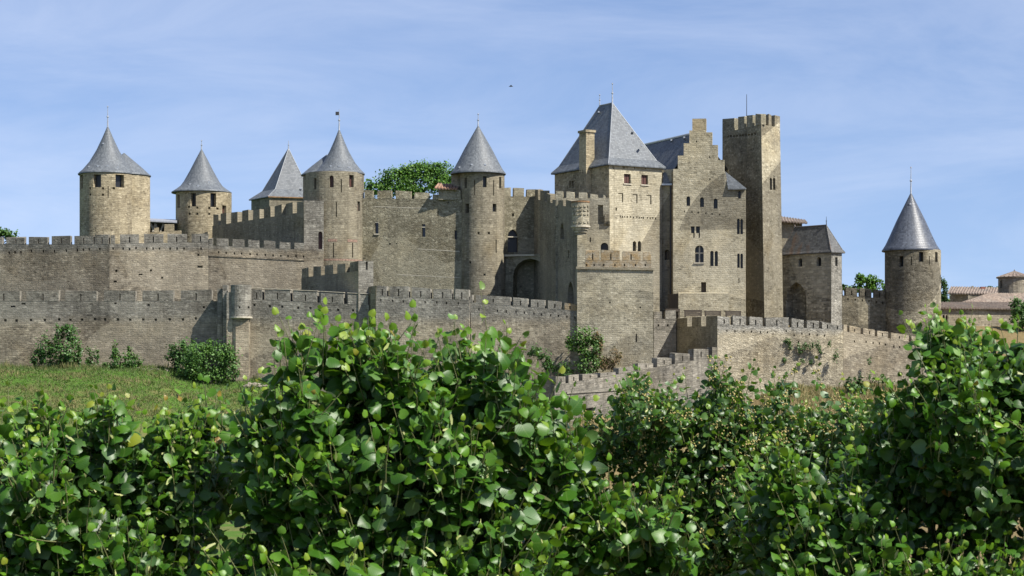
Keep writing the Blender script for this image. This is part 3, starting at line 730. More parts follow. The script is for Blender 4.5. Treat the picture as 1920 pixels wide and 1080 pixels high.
m.hexa([e0 + n_ * .02 - Vector((0, 0, .16)), e1 + n_ * .02 - Vector((0, 0, .16)), e1 + n_ * .002 - Vector((0, 0, .16)), e0 + n_ * .002 - Vector((0, 0, .16)), e0 + n_ * .02 + Vector((0, 0, .0)), e1 + n_ * .02, e1 - n_ * .3 + Vector((0, 0, .17)), e0 - n_ * .3 + Vector((0, 0, .17))])
m.build('rusty_eave', ORANGE, root)
finial(root, apx3.x, apx3.y, Z(279, D3 + 4.5), Z(264, D3 + 4.5))
for px_, py_ in ((530, 352), (547, 351), (564, 353), (529, 306), (553, 307)):
    m = MB(); x, y = X(px_, D3 + 2.6), D3 + 2.2 + (368 - py_) * .03; z = Z(py_, D3 + 2)
    m.box(x - .12, x + .12, y - .1, y + .6, z - .1, z + .1); m.build('roof_vent', LEAD, root)

# ------------------------------------------------------------------ walls on the left
G_OUT = 'battlemented curtain walls of the castle'
straight_wall('curtain_wall', 'low outer curtain wall at far left with broken battlements above the grass', (-330, 297, 436, 291), 565, 564.5, 14, S_OUT,
    holes=dots(None, [(10, 600.5), (31, 601), (58, 600), (84, 600), (111, 599), (132, 599.5), (154, 599), (178, 598.5), (197, 599), (221, 599), (244, 599.5), (268.5, 599), (292, 599.5), (318, 599), (343, 599), (367, 597)], 5, 4.5)
    + [(20, 573, 29, 576), (40, 555 + 13, 48, 571), (214, 567, 219, 570), (276, 570, 281, 573.5), (380, 574, 384, 578)],
    mer=[(-300, -262, 545, 545), (-244, -208, 545, 545), (-190, -152, 545, 546), (-135, -97, 545, 545), (-80, -35, 546, 545), (-22, 37, 545, 545), (50, 110, 545, 545), (122, 181, 545, 545), (195, 254, 545, 545), (267, 325, 545, 545), (339, 397, 545, 544)], t=1.3, mt=.7, group=G_OUT)
root, P = straight_wall('curtain_wall', 'outer curtain wall right of the corbelled turret, dark slots in the parapet', (466, 289.5, 692, 286.7), 561, 572, 11, S_OUT2,
    holes=dots(None, [(477, 572), (506, 574), (529, 575), (559, 577), (582, 577.5), (611, 578.5), (634, 581), (662, 582)], 4.5, 4.5),
    mer=[(470, 491, 542, 542.5), (496.5, 544, 543, 545), (549.5, 594, 545.5, 547.5), (601.5, 644, 548, 550.5), (652, 690, 551, 553)], t=1.6, mt=1.1, group=G_OUT, cap=True)

def corbel_turret(name, label, cpx, rpx, D, y_top, y_bot, y_cor, mat, pier=None, group=None, cut=()):
    T = Drum(cpx, rpx, D); root = thing(name, label, 'turret', (T.cx, T.cy, Z(y_cor, D)), group)
    hs_ = [T.hole(*h) for h in cut]
    m = MB(); grid_wall(m, -math.pi * T.R, math.pi * T.R, T.z(y_bot), T.z(y_top), hs_, T.fm, du=T.R * math.pi / 12, dv=3)
    m.revolve(T.cx, T.cy, [(T.R, T.z(y_top)), (T.R - .35, T.z(y_top)), (T.R - .35, T.z(y_top) - .5), (0, T.z(y_top) - .5)], 24)
    m.build('wall', mat, root)
    m = MB(); zb, zc = T.z(y_bot), T.z(y_cor); n = 4; prof = [(T.R + .12, zb)]
    m.revolve(T.cx, T.cy, [(T.R - .05, zb + .12), (T.R + .13, zb + .12), (T.R + .13, zb - .08), (T.R * .93, zb - .12)], 24)
    m.build('string_course', TRIM, root)
    for k in range(n):
        r = T.R * (.92 - .17 * k); za = zb - .12 - (zb - .12 - zc) * k / n; z2 = zb - .12 - (zb - .12 - zc) * (k + 1) / n
        m = MB(); m.revolve(T.cx, T.cy, [(r, za), (r, z2 + .05), (r - T.R * .13, z2), (0.01, z2)], 20); m.build('corbel_ring', mat, root)
    if pier:
        w0, w1, Dp, zb_ = pier; m = MB(); c = T.cy
        m.hexa([(X(w0, Dp), Dp + .25, zb_), (X(w0 + 6, Dp), Dp, zb_), (X(w1, Dp), Dp + .2, zb_), (X(w0, Dp), Dp + 4.2, zb_)] + [(X(w0, Dp), Dp + .25, Z(y_cor - 4, Dp)), (X(w0 + 6, Dp), Dp, Z(y_cor - 4, Dp)), (X(w1, Dp), Dp + .2, Z(y_cor - 4, Dp)), (X(w0, Dp), Dp + 4.2, Z(y_cor - 4, Dp))]); m.face([(X(w1, Dp), Dp + .2, zb_), (X(w1, Dp), Dp + 4.2, zb_), (X(w1, Dp), Dp + 4.2, Z(y_cor - 4, Dp)), (X(w1, Dp), Dp + .2, Z(y_cor - 4, Dp))]); m.build('pier', S_IN, root)
    return root, T
corbel_turret('corbelled_turret', 'round corbelled turret on a pier, on the outer wall above the green bush', 452, 19.5, 287.2, 533.5, 595, 603, S_OUT2, pier=(436, 466, 287.6, 10), cut=((450, 574, 453, 578), (466, 574, 469, 578), (451.5, 560, 453, 566)))
root = thing('stepped_parapet', 'dark stepped parapet joining the turret to the low outer wall', 'wall', (X(420, 290), 290, 22))
for a, b, y0, y1, d0, d1 in ((407.5, 417, 541, 700, 290.4, 289.3), (417.6, 426, 534, 700, 289.8, 288.7), (425, 436, 548, 700, 289.6, 287.9)):
    m = MB(); m.box(X(a, d1), X(b, d1), d1, d0 + .9, 12, Z(y0, d1)); m.build('parapet_block', S_OUT2, root)

# inner wall, left: three stretches, the first turned away
mer = [(-250, -215, 447, 447), (-206, -172, 447, 447), (-163, -128, 446, 446), (-120, -86, 446, 446), (-77, -43, 446, 445), (-34, 4, 445, 445), (12, 46, 445, 444.5), (54, 89, 444, 444), (97, 132, 443.5, 443), (139.5, 175, 442.5, 441.5)]
straight_wall('curtain_wall', 'dark weathered inner wall at far left below the widest round tower', (-260, 311.5, 205, 302.5), 458, 458, 20, S_IN,
    holes=dots(None, [(17, 474), (28, 473), (39, 473), (59, 471), (81, 471), (102, 471), (124, 470), (145, 469), (156, 468), (167, 467.5), (187, 467)], 3, 5), mer=mer + [(177.5, 203, 441, 440.5)], t=1.3, mt=.55, thr=(7, 8), group=G_OUT)
straight_wall('curtain_wall', 'tan rubble stretch of inner wall between the dark end and the lower battlements', (205.3, 302.5, 391, 303.5), 457, 454, 20, S_IN,
    holes=dots(None, [(212, 466), (231, 466), (243, 467), (255, 465), (275, 466), (287, 466), (299, 466), (319, 466), (332, 466), (345, 466), (377, 466)], 3, 4.5) + [(216, 506, 220, 510), (281, 505, 285, 509), (302, 519, 306, 522.5), (213, 526, 219, 529.5), (370, 498, 380, 502), (370, 476, 374, 480), (260, 513, 267, 516)],
    mer=[(207, 215, 440.5, 440.5), (225, 260, 439.5, 439.5), (270, 306, 439, 439), (314, 350, 439, 439), (359, 390.5, 439, 439)], t=1.3, mt=.55, group=G_OUT)
root, P = straight_wall('curtain_wall', 'lower pale battlements of the inner wall with a row of square holes', (391.3, 303.5, 606, 304.5), 460, 470, 20, S_IN,
    holes=dots(None, [(410, 473), (424, 474), (439.5, 475), (453, 475.5), (469, 476.5), (482, 477), (497.5, 478), (512, 479), (526.5, 479.5), (540, 480), (555, 480.5), (569, 481)], 2.8, 4),
    mer=[(392, 399, 447, 447), (406, 427.5, 447, 447.5), (436, 457.5, 448, 448.5), (465.5, 486, 450, 450.5), (494.5, 515.5, 451.5, 452), (524, 544, 453, 453.5), (552, 570.5, 455, 455.5)], t=1.3, mt=1.0, slits=False, group=G_OUT)
m = MB(); f = lambda px, py, d: P.fm(P.u(px), P.z(px, py) - P.slope * P.u(px), d)
m.hexa([f(391.5, 480.5, -.08), f(571, 489, -.08), f(571, 489, -.003), f(391.5, 480.5, -.003), f(391.5, 478, -.08), f(571, 486, -.08), f(571, 486, -.003), f(391.5, 478, -.003)]); m.build('string_course', S_IN, root)

# shaded wall running back to the second tower, with its lit end
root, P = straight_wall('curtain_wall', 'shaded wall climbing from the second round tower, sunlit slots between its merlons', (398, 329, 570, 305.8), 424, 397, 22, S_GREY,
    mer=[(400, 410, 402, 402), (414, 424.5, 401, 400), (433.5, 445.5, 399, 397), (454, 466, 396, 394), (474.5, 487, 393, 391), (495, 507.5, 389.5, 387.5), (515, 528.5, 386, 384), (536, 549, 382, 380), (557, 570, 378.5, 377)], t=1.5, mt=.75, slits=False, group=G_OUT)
P2 = Plan(570.3, 305.8, 607, 306.1)
hs_ = [P2.hole(597, 434, 604.5, 467, d=.5, arch='round', win='red')]
wall_solid(P2, root, S_IN, 21, Z(376, 305.8), 5, hs_, name='end_wall'); windows(P2, hs_, root)
root, P = straight_wall('curtain_wall', 'wall linking the two leftmost towers, pale wooden gallery roof above its merlons', (268, 327, 340, 327.5), 437, 432, 21, S_TAN,
    mer=[(252, 266, 431, 431), (270, 280, 428, 427), (289, 298, 428, 426), (308, 326.5, 421, 420)], t=.9, mt=.7, slits=False, group=G_OUT)
# covered gallery between tower one and two
root = thing('timber_gallery', 'dark timber gallery under a thin pale roof between the two leftmost towers', 'gallery', (X(304, 329), 329, 26))
P = Plan(276, 330.5, 332, 331)
m = MB(); m.hexa([P.fm(0, Z(416, 330), -1.0), P.fm(P.L, Z(418, 330), -1.0), P.fm(P.L, Z(418, 330), 1.6), P.fm(0, Z(416, 330), 1.6), P.fm(0, Z(413.5, 330), -1.0), P.fm(P.L, Z(415.5, 330), -1.0), P.fm(P.L, Z(415.5, 330) + .5, 1.6), P.fm(0, Z(413.5, 330) + .5, 1.6)]); m.build('roof', LEAD, root)
m = MB(); m.hexa([P.fm(0, 24, 1.2), P.fm(P.L, 24, 1.2), P.fm(P.L, 24, 1.4), P.fm(0, 24, 1.4), P.fm(0, Z(416, 330), 1.2), P.fm(P.L, Z(418, 330), 1.2), P.fm(P.L, Z(418, 330), 1.4), P.fm(0, Z(416, 330), 1.4)]); m.build('timber_wall', WOOD, root)
for px_ in (283, 291.5, 306.5, 316):
    for sg in (-1, 1):
        u = P.u(px_); m = MB(); m.tube(P.fm(u, Z(419, 330), -.3), P.fm(u + sg * .42, Z(434, 330), -.3), .12, .12, 6); m.build('brace', TRIM, root)

# spur wall down to the outer wall
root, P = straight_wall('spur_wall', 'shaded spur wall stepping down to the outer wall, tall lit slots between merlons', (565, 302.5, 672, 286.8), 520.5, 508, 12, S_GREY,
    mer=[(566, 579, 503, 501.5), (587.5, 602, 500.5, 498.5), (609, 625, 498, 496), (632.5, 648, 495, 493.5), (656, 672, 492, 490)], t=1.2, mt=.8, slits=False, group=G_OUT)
P2 = Plan(672.3, 286.8, 700, 287.4)
hs_ = [P2.hole(686, 490.5, 689.5, 506, d=.35)]
wall_solid(P2, root, S_OUT2, 9, Z(489, 287), 3.5, hs_, name='end_pier')
# speckled curtain wall
root, P = straight_wall('curtain_wall', 'tall speckled rubble curtain wall between two round towers, three narrow windows', (678, 309.3, 866, 307.2), 372, 374, 20, S_RUB,
    holes=[(703, 416, 709.5, 438, dict(win='glass', d=.4, sill=1)), (791, 420, 797.5, 444, dict(win='glass', d=.4)), (852, 432, 857, 449, dict(win='dark', d=.4)), slit(821, 396, 405, 2.5), (729, 456, 733, 459), (742, 456, 745, 458), (839, 378, 842, 381)],
    mer=[(683, 699, 355, 357), (707.5, 734, 357.5, 358), (742, 770, 358, 358.5), (777, 804, 361.5, 362), (811, 826, 364, 364), (826.5, 864, 357, 357)], t=1.5, mt=.8, slits=False, group=G_OUT)
m = MB(); f = lambda px, py, d: P.fm(P.u(px), P.z(px, py) - P.slope * P.u(px), d)
for a, b, y0, y1 in ((784, 862, 466, 471), (744, 862, 514, 520), (702, 800, 386.5, 390)):
    m.hexa([f(a, y0 + 1.2, -.012), f(b, y1 + 1.2, -.012), f(b, y1 + 1.2, -.003), f(a, y0 + 1.2, -.003), f(a, y0, -.012), f(b, y1, -.012), f(b, y1, -.003), f(a, y0, -.003)])
m.build('string_course', TRIM, root)
for px_, y_ in ((703, 416), (791, 425)):
    h_ = P.hole(px_, y_, px_ + 6.5, y_ + 1.8); u0, u1, v0, v1 = h_['r']; b = MB()
    b.hexa([P.fm(u0, v0, .02), P.fm(u1, v0, .02), P.fm(u1, v0, .3), P.fm(u0, v0, .3), P.fm(u0, v1, .02), P.fm(u1, v1, .02), P.fm(u1, v1, .3), P.fm(u0, v1, .3)]); b.build('transom', TRIM, root)

def tile_roof(root, c00, c10, c11, c01, name='roof', period=.42, mat=None, thick=.18):
    """corrugated clay-tile slope: c00-c10 along the eave, c01-c11 along the ridge"""
    A, B, C_, D_ = (Vector(p) for p in (c00, c10, c11, c01)); w_ = (B - A).length; n = max(4, int(w_ / period) * 4)
    nn = (B - A).cross(D_ - A).normalized(); nn = nn if nn.z > 0 else -nn
    m = MB(); l = (D_ - A).length; prev = None
    for k in range(n + 1):
        t = k / n; h = .075 * math.cos(2 * math.pi * k / 4)
        a = A.lerp(B, t) + nn * h; b = D_.lerp(C_, t) + nn * h
        if prev: m.face([prev[0], a, b, prev[1]], [((k - 1) / n * w_, 0), (t * w_, 0), (t * w_, l), ((k - 1) / n * w_, l)]); m.face([prev[0] - nn * thick, a - nn * thick, a, prev[0]])
        prev = (a, b)
    m.face([A - nn * thick, D_ - nn * thick, C_ - nn * thick, B - nn * thick])
    m.face([A, D_, D_ - nn * thick, A - nn * thick]); m.face([B - nn * thick, C_ - nn * thick, C_, B])
    return m.build(name, mat or TILE, root)
root = thing('tiled_turret', 'tiny orange tiled roof hut on the speckled wall beside the middle tower', 'turret', (X(838, 309), 309, Z(372, 309)))
D_ = 306.9
m = MB(); m.hexa([(X(822, D_), D_ + .3, Z(374, D_)), (X(856, D_), D_ + .3, Z(374, D_)), (X(856, D_), D_ + 3.4, Z(374, D_)), (X(822, D_), D_ + 3.4, Z(374, D_)), (X(822, D_), D_ + .3, Z(354, D_)), (X(856, D_), D_ + .3, Z(355, D_)), (X(856, D_), D_ + 3.4, Z(345, D_)), (X(822, D_), D_ + 3.4, Z(345, D_))]); m.build('wall', S_RUB, root)
tile_roof(root, (X(815, D_), D_ - .3, Z(352.5, D_)), (X(858, D_), D_ - .3, Z(354, D_)), (X(858, D_ + 3), D_ + 3.6, Z(344, D_ + 3)), (X(822, D_ + 3), D_ + 3.6, Z(342.5, D_ + 3)))

# ------------------------------------------------------------------ middle: outer wall, gate, barbican
straight_wall('curtain_wall', 'outer wall stretch with fretted slots in its parapet, left of the middle tower foot', (705, 285.2, 880, 283.2), 555, 563, 9, S_OUT2,
    holes=dots(None, [(714, 563), (736, 564), (756, 565), (778, 565.5), (797, 566.5), (819, 567), (837, 568.5), (859, 569)], 2.6, 4.5),
    mer=[(706, 725, 535, 536), (730.5, 766, 536.5, 538), (772, 807, 538, 540), (812.5, 847, 540, 541.5), (853.5, 879, 542, 543.5)], t=1.6, mt=1.0, group=G_OUT)
root, P = straight_wall('curtain_wall', 'sloping outer wall stretch below the big dark arch, its last merlon ochre with lichen', (880.4, 283.4, 1083, 281.3), 567, 583, 8, S_OUT2,
    holes=[slit(866 + 16, 586, 640, 1.5)] + dots(None, [(898, 580), (932.5, 582.5), (949, 584), (967.5, 585), (983, 586), (1001, 588), (1015.5, 590), (1032.5, 591), (1047, 592.5), (1063, 594), (1078, 596)], 2.6, 4.5),
    mer=[(881, 886, 553, 553), (892.5, 957, 553.5, 557.5), (962.5, 989, 558, 560), (995.5, 1021, 560.5, 563), (1027.5, 1052, 563.5, 566), (1058.5, 1081, 568, 569.5)], t=1.6, mt=1.1, group=G_OUT, matf=lambda i: S_LICH if i == 5 else S_OUT2)
# dark stub left of the fretted wall
m = MB(); Pst = Plan(691.3, 287.2, 704.7, 285.3)
grid_wall(m, 0, Pst.L, 8, Z(535, 284), [], Pst.fm); m.face([Pst.fm(0, Z(535, 284), 0), Pst.fm(Pst.L, Z(535, 284), 0), Pst.fm(Pst.L, Z(535, 284), 1), Pst.fm(0, Z(535, 284), 1)])
rs = thing('wall_return', 'narrow shaded wall return between the spur wall pier and fretted outer wall', 'wall', (X(698, 285), 285, 12)); m.build('wall', S_GREY, rs)

# curtain with the pointed window, ledge and great arch
root, P = straight_wall('curtain_wall', 'short curtain with a pointed traceried window between middle tower and shaded barbican', (940, 309.6, 1012, 310.4), 368, 369, 20, S_RUB,
    holes=[(952, 430, 971, 473, dict(win='dark', d=.7, arch='pointed')), (960, 400, 964, 406)],
    mer=[(941, 958, 352, 352), (963, 982.5, 352.5, 353.5), (987.5, 1008, 354.5, 355.5)], t=1.4, mt=.9, slits=False, group=G_OUT)
h_ = P.hole(952, 443, 971, 445); u0, u1, v0, v1 = h_['r']; b = MB(); b.hexa([P.fm(u0, v0, .1), P.fm(u1, v0, .1), P.fm(u1, v0, .3), P.fm(u0, v0, .3), P.fm(u0, v1, .1), P.fm(u1, v1, .1), P.fm(u1, v1, .3), P.fm(u0, v1, .3)]); b.build('transom', TRIM, root)
root = thing('arched_gate', 'deep dark round arch under a stone ledge beside the middle tower', 'gate', (X(990, 308), 308, 18))
P = Plan(945, 308.2, 1046, 306.4)
hs_ = [P.hole(962, 485, 1026, 600, d=4.5, arch='round', win=None)]
wall_solid(P, root, S_RUB, 16, Z(477, 307), 6.0, hs_)
m = MB(); m.hexa([P.fm(0, Z(480, 307), -.3), P.fm(P.u(1003), Z(480, 307), -.3), P.fm(P.u(1003), Z(480, 307), -.004), P.fm(0, Z(480, 307), -.004), P.fm(0, Z(476.5, 307), -.3), P.fm(P.u(1003), Z(476.5, 307), -.3), P.fm(P.u(1003), Z(476.5, 307), -.004), P.fm(0, Z(476.5, 307), -.004)]); m.build('ledge', TRIM, root)

root = thing('barbican', 'shaded barbican wall with stepped merlons, falling away between the arch and the pale bastion', 'wall', (X(1045, 298), 298, 16))
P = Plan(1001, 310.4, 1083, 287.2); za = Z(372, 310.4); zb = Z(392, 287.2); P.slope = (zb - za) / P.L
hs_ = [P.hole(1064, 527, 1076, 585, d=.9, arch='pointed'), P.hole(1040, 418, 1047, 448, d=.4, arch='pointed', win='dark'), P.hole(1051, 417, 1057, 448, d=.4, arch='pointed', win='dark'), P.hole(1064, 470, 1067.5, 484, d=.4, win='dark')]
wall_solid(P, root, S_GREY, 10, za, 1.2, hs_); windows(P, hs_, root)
crenels(P, root, S_GREY, [(1003, 1009, 355, 356), (1013, 1021, 357, 358), (1025, 1032, 363, 364), (1036, 1042, 374, 374), (1047, 1056, 376, 377), (1061, 1072, 375, 376)], lambda u: za + P.slope * u, .7, False)

root = thing('forebuilding', 'pale crenellated block in front of the square keep, with corbelled slot and small arched door', 'building', (X(1112, 299), 299, 16))
P = Plan(1042, 297.3, 1143, 296.6)
hs_ = [P.hole(1121, 384, 1131, 420, d=.6), P.hole(1105.5, 445, 1108, 454, d=.4), P.hole(1126, 455, 1140.5, 476, d=.6, arch='round', win='dark')]
za = Z(375, 300)
wall_solid(P, root, S_BAST, 14, za, 2.5, hs_); windows(P, hs_, root)
crenels(P, root, S_BAST, [(1042, 1056, 358, 358), (1062, 1077, 360, 360.5), (1085, 1101, 361, 362), (1107, 1121, 363.5, 364.5), (1131, 1135.5, 366, 366.5)], lambda u: Z(375, P.a.y + P.d.y * u), .9, False)
for px_ in (1135.5, 1141.5):
    u = P.u(px_); m = MB(); m.hexa([P.fm(u - .16, Z(421, 297), -.25), P.fm(u + .16, Z(421, 297), -.25), P.fm(u + .16, Z(424, 297), -.003), P.fm(u - .16, Z(424, 297), -.003), P.fm(u - .16, Z(416, 297), -.38), P.fm(u + .16, Z(416, 297), -.38), P.fm(u + .16, Z(416, 297), -.003), P.fm(u - .16, Z(416, 297), -.003)]); m.build('corbel', S_BAST, root)
m = MB(); u0, u1 = P.u(1134), P.u(1143) ; m.hexa([P.fm(u0, Z(416, 297) + .01, -.4), P.fm(u1, Z(416, 297) + .01, -.4), P.fm(u1, Z(416, 297) + .01, -.003), P.fm(u0, Z(416, 297) + .01, -.003), P.fm(u0, Z(402, 297), -.4), P.fm(u1, Z(402, 297), -.4), P.fm(u1, Z(402, 297), -.003), P.fm(u0, Z(402, 297), -.003)]); m.build('machicolation', S_GREY, root)
# corbelled turret on the corner of the barbican
rt, T = corbel_turret('corbelled_turret', 'small polygonal turret on stepped corbels at the corner before the keep, lichen on top', 1088.5, 16.5, 286.2, 377, 424, 446, S_BAST)
m = MB(); m.revolve(T.cx, T.cy, [(T.R + .06, T.z(379)), (T.R + .06, T.z(376)), (T.R - .3, T.z(376))], 20); m.build('coping', ORANGE, rt)
for k in range(5):
    for j in range(5):
        if j == 3: continue
        th = R_(-56 + 28 * k); z0 = T.z(388 + 7.5 * j); b = MB()
        c = [T.fm((th + e) * T.R, z0 + v, d) for v in (0, .2) for d, e in ((-.12, -.13), (-.12, .13), (-.004, .13), (-.004, -.13))]
        b.hexa(c); b.build('string_course', S_BAST, rt)

# bastion
root = thing('bastion', 'broad pale bastion standing forward in the middle, parapet stained orange by lichen', 'bastion', (X(1150, 284), 284, 13))
P = Plan(1082, 280.9, 1225, 280.9); 
hs_ = [P.hole(1191.8, 626, 1194.4, 642, d=.4), P.hole(1142, 566, 1145, 569), P.hole(1199, 575, 1202, 578)]
wall_solid(P, root, S_BAST, 10, Z(503, 281), 9.5, hs_)
m = MB(); u0, u1 = -.12, P.L + .12
m.hexa([P.fm(u0, Z(504.5, 281), -.18), P.fm(u1, Z(507, 281), -.18), P.fm(u1, Z(507, 281), -.003), P.fm(u0, Z(504.5, 281), -.003), P.fm(u0, Z(500, 281), -.18), P.fm(u1, Z(503, 281), -.18), P.fm(u1, Z(503, 281), -.003), P.fm(u0, Z(500, 281), -.003)]); m.build('string_course', S_GREY, root)
P.slope = 0; Pp = Plan(1098, 281.2, 1221, 281.2); za = Z(488, 281.2)
hs_ = [Pp.hole(x - 1.3, 495, x + 1.3, 499, d=.3) for x in (1100, 1114, 1132, 1153, 1171, 1191.5, 1210)]
wall_solid(Pp, root, S_LICH, Z(502.9, 281), za, .8, hs_, name='parapet')
crenels(Pp, root, S_LICH, [(1098, 1123, 469.5, 469.5), (1127.5, 1162, 469.5, 470.5), (1167.5, 1201, 471, 472), (1206, 1220.5, 472.5, 473)], lambda u: za, .8, True)
# pier of the bastion under the corner turret
m = MB(); Pq = Plan(1082.4, 286.6, 1100, 286.8); grid_wall(m, 0, Pq.L, Z(503, 281) - 3, Z(440, 286), [], Pq.fm); m.face([Pq.fm(0, Z(440, 286), 0), Pq.fm(Pq.L, Z(440, 286), 0), Pq.fm(Pq.L, Z(440, 286), 4), Pq.fm(0, Z(440, 286), 4)])
m.face([Pq.fm(Pq.L, Z(503, 281) - 3, 0), Pq.fm(Pq.L, Z(503, 281) - 3, 12), Pq.fm(Pq.L, Z(440, 286), 12), Pq.fm(Pq.L, Z(440, 286), 0)]); m.build('corner_pier', S_BAST, root)

# ------------------------------------------------------------------ square keep
root = thing('square_keep', 'square keep with steep slate pyramid roof, tall side chimney and two red shuttered windows', 'tower', (X(1150, 303), 303, 18))
DA, DB, DC = 309.0, 297.0, 301.5
P = Plan(1142, DB, 1241, DC); ztop = Z(309, DB)
Lw = [(1170, 326, 1182.5, 344, dict(win='red', d=.35, sill=1)), (1202.5, 328, 1215, 346, dict(win='red', d=.35, sill=1)), (1186.5, 452, 1193, 471, dict(win='dark', d=.4, arch='round')), (1196, 452, 1202, 471, dict(win='dark', d=.4, arch='round'))]
Lw += [(x, 404 + .05 * (x - 1162) + (k % 3) * .5, x + 2.2, 407.4 + .05 * (x - 1162) + (k % 2), dict(d=.3)) for k, x in enumerate([1162, 1166, 1170, 1175, 1181, 1186.5, 1193, 1197.5, 1202, 1205, 1213, 1218, 1223, 1228])]
Lw += [(1149 + 20 * k, 313, 1151 + 20 * k, 316.5, dict(d=.3)) for k in range(4)] + [(1154, 389, 1157, 395, dict(d=.3))]
for x, y in ((1159, 362), (1186, 364), (1212, 366)):      # scars of the old hoods
    Lw += [(x, y, x + 7, y + 1.8, dict(d=.16)), (x + 7.0, y, x + 9.4, y + 17, dict(d=.2))]
hs_ = [P.hole(*h[:4], **h[4]) for h in Lw]
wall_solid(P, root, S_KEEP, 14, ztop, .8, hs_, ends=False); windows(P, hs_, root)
Pl = Plan(1040, DA, 1141.9, DB)
hl = [Pl.hole(1067, 339, 1070.3, 352, d=.4, win='dark'), Pl.hole(1071.7, 339, 1075.5, 352, d=.4, win='dark')]
wall_solid(Pl, root, S_TAN, 14, ztop, .8, hl, ends=False, name='side_wall'); windows(Pl, hl, root)
Pb = Plan(1241, DC, 1242, DC + 12); m = MB()
bk = P.a.lerp(P.b, 1) ; side = Pl.a - Pl.b
m.face([(P.b.x, P.b.y, 14), (P.b.x + side.x, P.b.y + side.y, 14), (P.b.x + side.x, P.b.y + side.y, ztop), (P.b.x, P.b.y, ztop)])
m.face([(P.b.x + side.x, P.b.y + side.y, 14), (Pl.a.x, Pl.a.y, 14), (Pl.a.x, Pl.a.y, ztop), (P.b.x + side.x, P.b.y + side.y, ztop)]); m.build('rear_wall', S_TAN, root)
ov = .38; dF = P.d; dS = side.normalized(); c0 = Vector((P.a.x, P.a.y)) - dF * ov - dS * ov; c1 = P.b + dF * ov - dS * ov; c2 = P.b + side + dF * ov + dS * ov; c3 = Pl.a - dF * ov + dS * ov
mid = (c0 + c1) / 2
r_near = mid + dS * 6.1; r_far = mid + dS * 9.3
zr = Z(193, r_near.y)
hip_roof(root, [c0, c1, c2, c3], r_near, r_near, ztop + .1, zr, SLATE, flare=(.17, .10)) if False else None
def keep_roof():
    # ridge runs back along the side: order corners so that the ridge ends face the front and rear
    return hip_roof(root, [c1, c2, c3, c0], r_near, r_far, ztop + .1, zr, SLATE, flare=(.17, .105), t=.16)
keep_roof()
finial(root, r_near.x, r_near.y, zr, Z(155, r_near.y)); finial(root, r_far.x, r_far.y, zr, Z(176, r_far.y), thick=.08)
# chimney breast on the shaded side
Pc = Plan(1092, 303.0 - .9, 1105, 301.2 - .9)
def chim(parent, base_xy, du_, dn_, z0, z1, mat, cap=True, name='chimney'):
    a = Vector(base_xy); m = MB(); u_, n_ = Vector(du_), Vector(dn_)
    c = [a, a + u_, a + u_ + n_, a + n_]
    m.hexa([(p.x, p.y, z0) for p in c] + [(p.x, p.y, z1) for p in c]); o = m.build(name, mat, parent)
    if cap:
        g = (u_.normalized() + n_.normalized()) * .14; b = MB(); u2 = u_ + u_.normalized() * .28; n2 = n_ + n_.normalized() * .28; a2 = a - g; c = [a2, a2 + u2, a2 + u2 + n2, a2 + n2]
        b.hexa([(p.x, p.y, z1 + .004) for p in c] + [(p.x, p.y, z1 + .32) for p in c]); b.build('chimney_cap', mat, o)
    return o
us = Pl.u(1095); pa = Pl.a + Pl.d * us + Pl.n * .75
chim(root, pa, Pl.d * 1.75, -Pl.n * 1.3, 15, Z(250, 302), S_TAN)
for px_, py_ in ((1160, 218), (1174, 250), (1187, 247), (1203, 273), (1143, 208), (1123, 210)):
    dd = 300.5 if px_ > 1150 else 305; t_ = (309 - py_) / 116.
    x, y = X(px_, 297 + 8 * t_ + 1.2), 297 + 8 * t_ + (1.3 if px_ > 1150 else 2.2); m = MB(); z = Z(py_, y); m.box(x - .11, x + .11, y - .25, y + .5, z - .1, z + .1); m.build('roof_vent', LEAD, root)
# recessed pier with rain pipes between keep and gabled building
root = thing('link_building', 'narrow recessed building between keep and stepped gable, small lean-to of slate', 'building', (X(1248, 304), 304, 18))
P = Plan(1238, 302.2, 1266, 301.4)
hs_ = [P.hole(1246, 468, 1255.5, 487, d=.4, win='glass', arch='round')]
wall_solid(P, root, S_KEEP, 14, Z(318, 302), 5, hs_); windows(P, hs_, root)
m = MB(); a = [(X(1241, 301), 301.2), (X(1260, 301), 301.0)]
m.hexa([(a[0][0], a[0][1], Z(347, 301)), (a[1][0], a[1][1], Z(347, 301)), (a[1][0], a[1][1] + 1, Z(347, 301)), (a[0][0], a[0][1] + 1, Z(347, 301)), (a[0][0], a[0][1], Z(344, 301)), (a[1][0], a[1][1], Z(344, 301)), (a[1][0], a[1][1] + 1, Z(344, 301)), (a[0][0], a[0][1] + 1, Z(344, 301))]); m.build('gutter_shelf', LEAD, root)
m = MB(); m.hexa([(X(1243, 301), 301.3, Z(343.8, 301)), (X(1257, 301), 301.1, Z(343.8, 301)), (X(1257, 301), 302.1, Z(343.8, 301)), (X(1243, 301), 302.3, Z(343.8, 301)), (X(1244, 301), 301.9, Z(322, 301)), (X(1249, 301), 301.8, Z(322, 301)), (X(1249, 301), 302.1, Z(322, 301)), (X(1244, 301), 302.3, Z(322, 301))]); m.build('slate_hood', SLATE, root)
m = MB(); m.tube((X(1258, 300.4), 300.9, Z(600, 300.4)), (X(1258, 300.4), 300.9, Z(348, 300.4)), .13, .13, 8); tag(m.build('rain_pipe', IRON), 'long dark rain pipe down the recess beside the stepped gable', 'pipe')

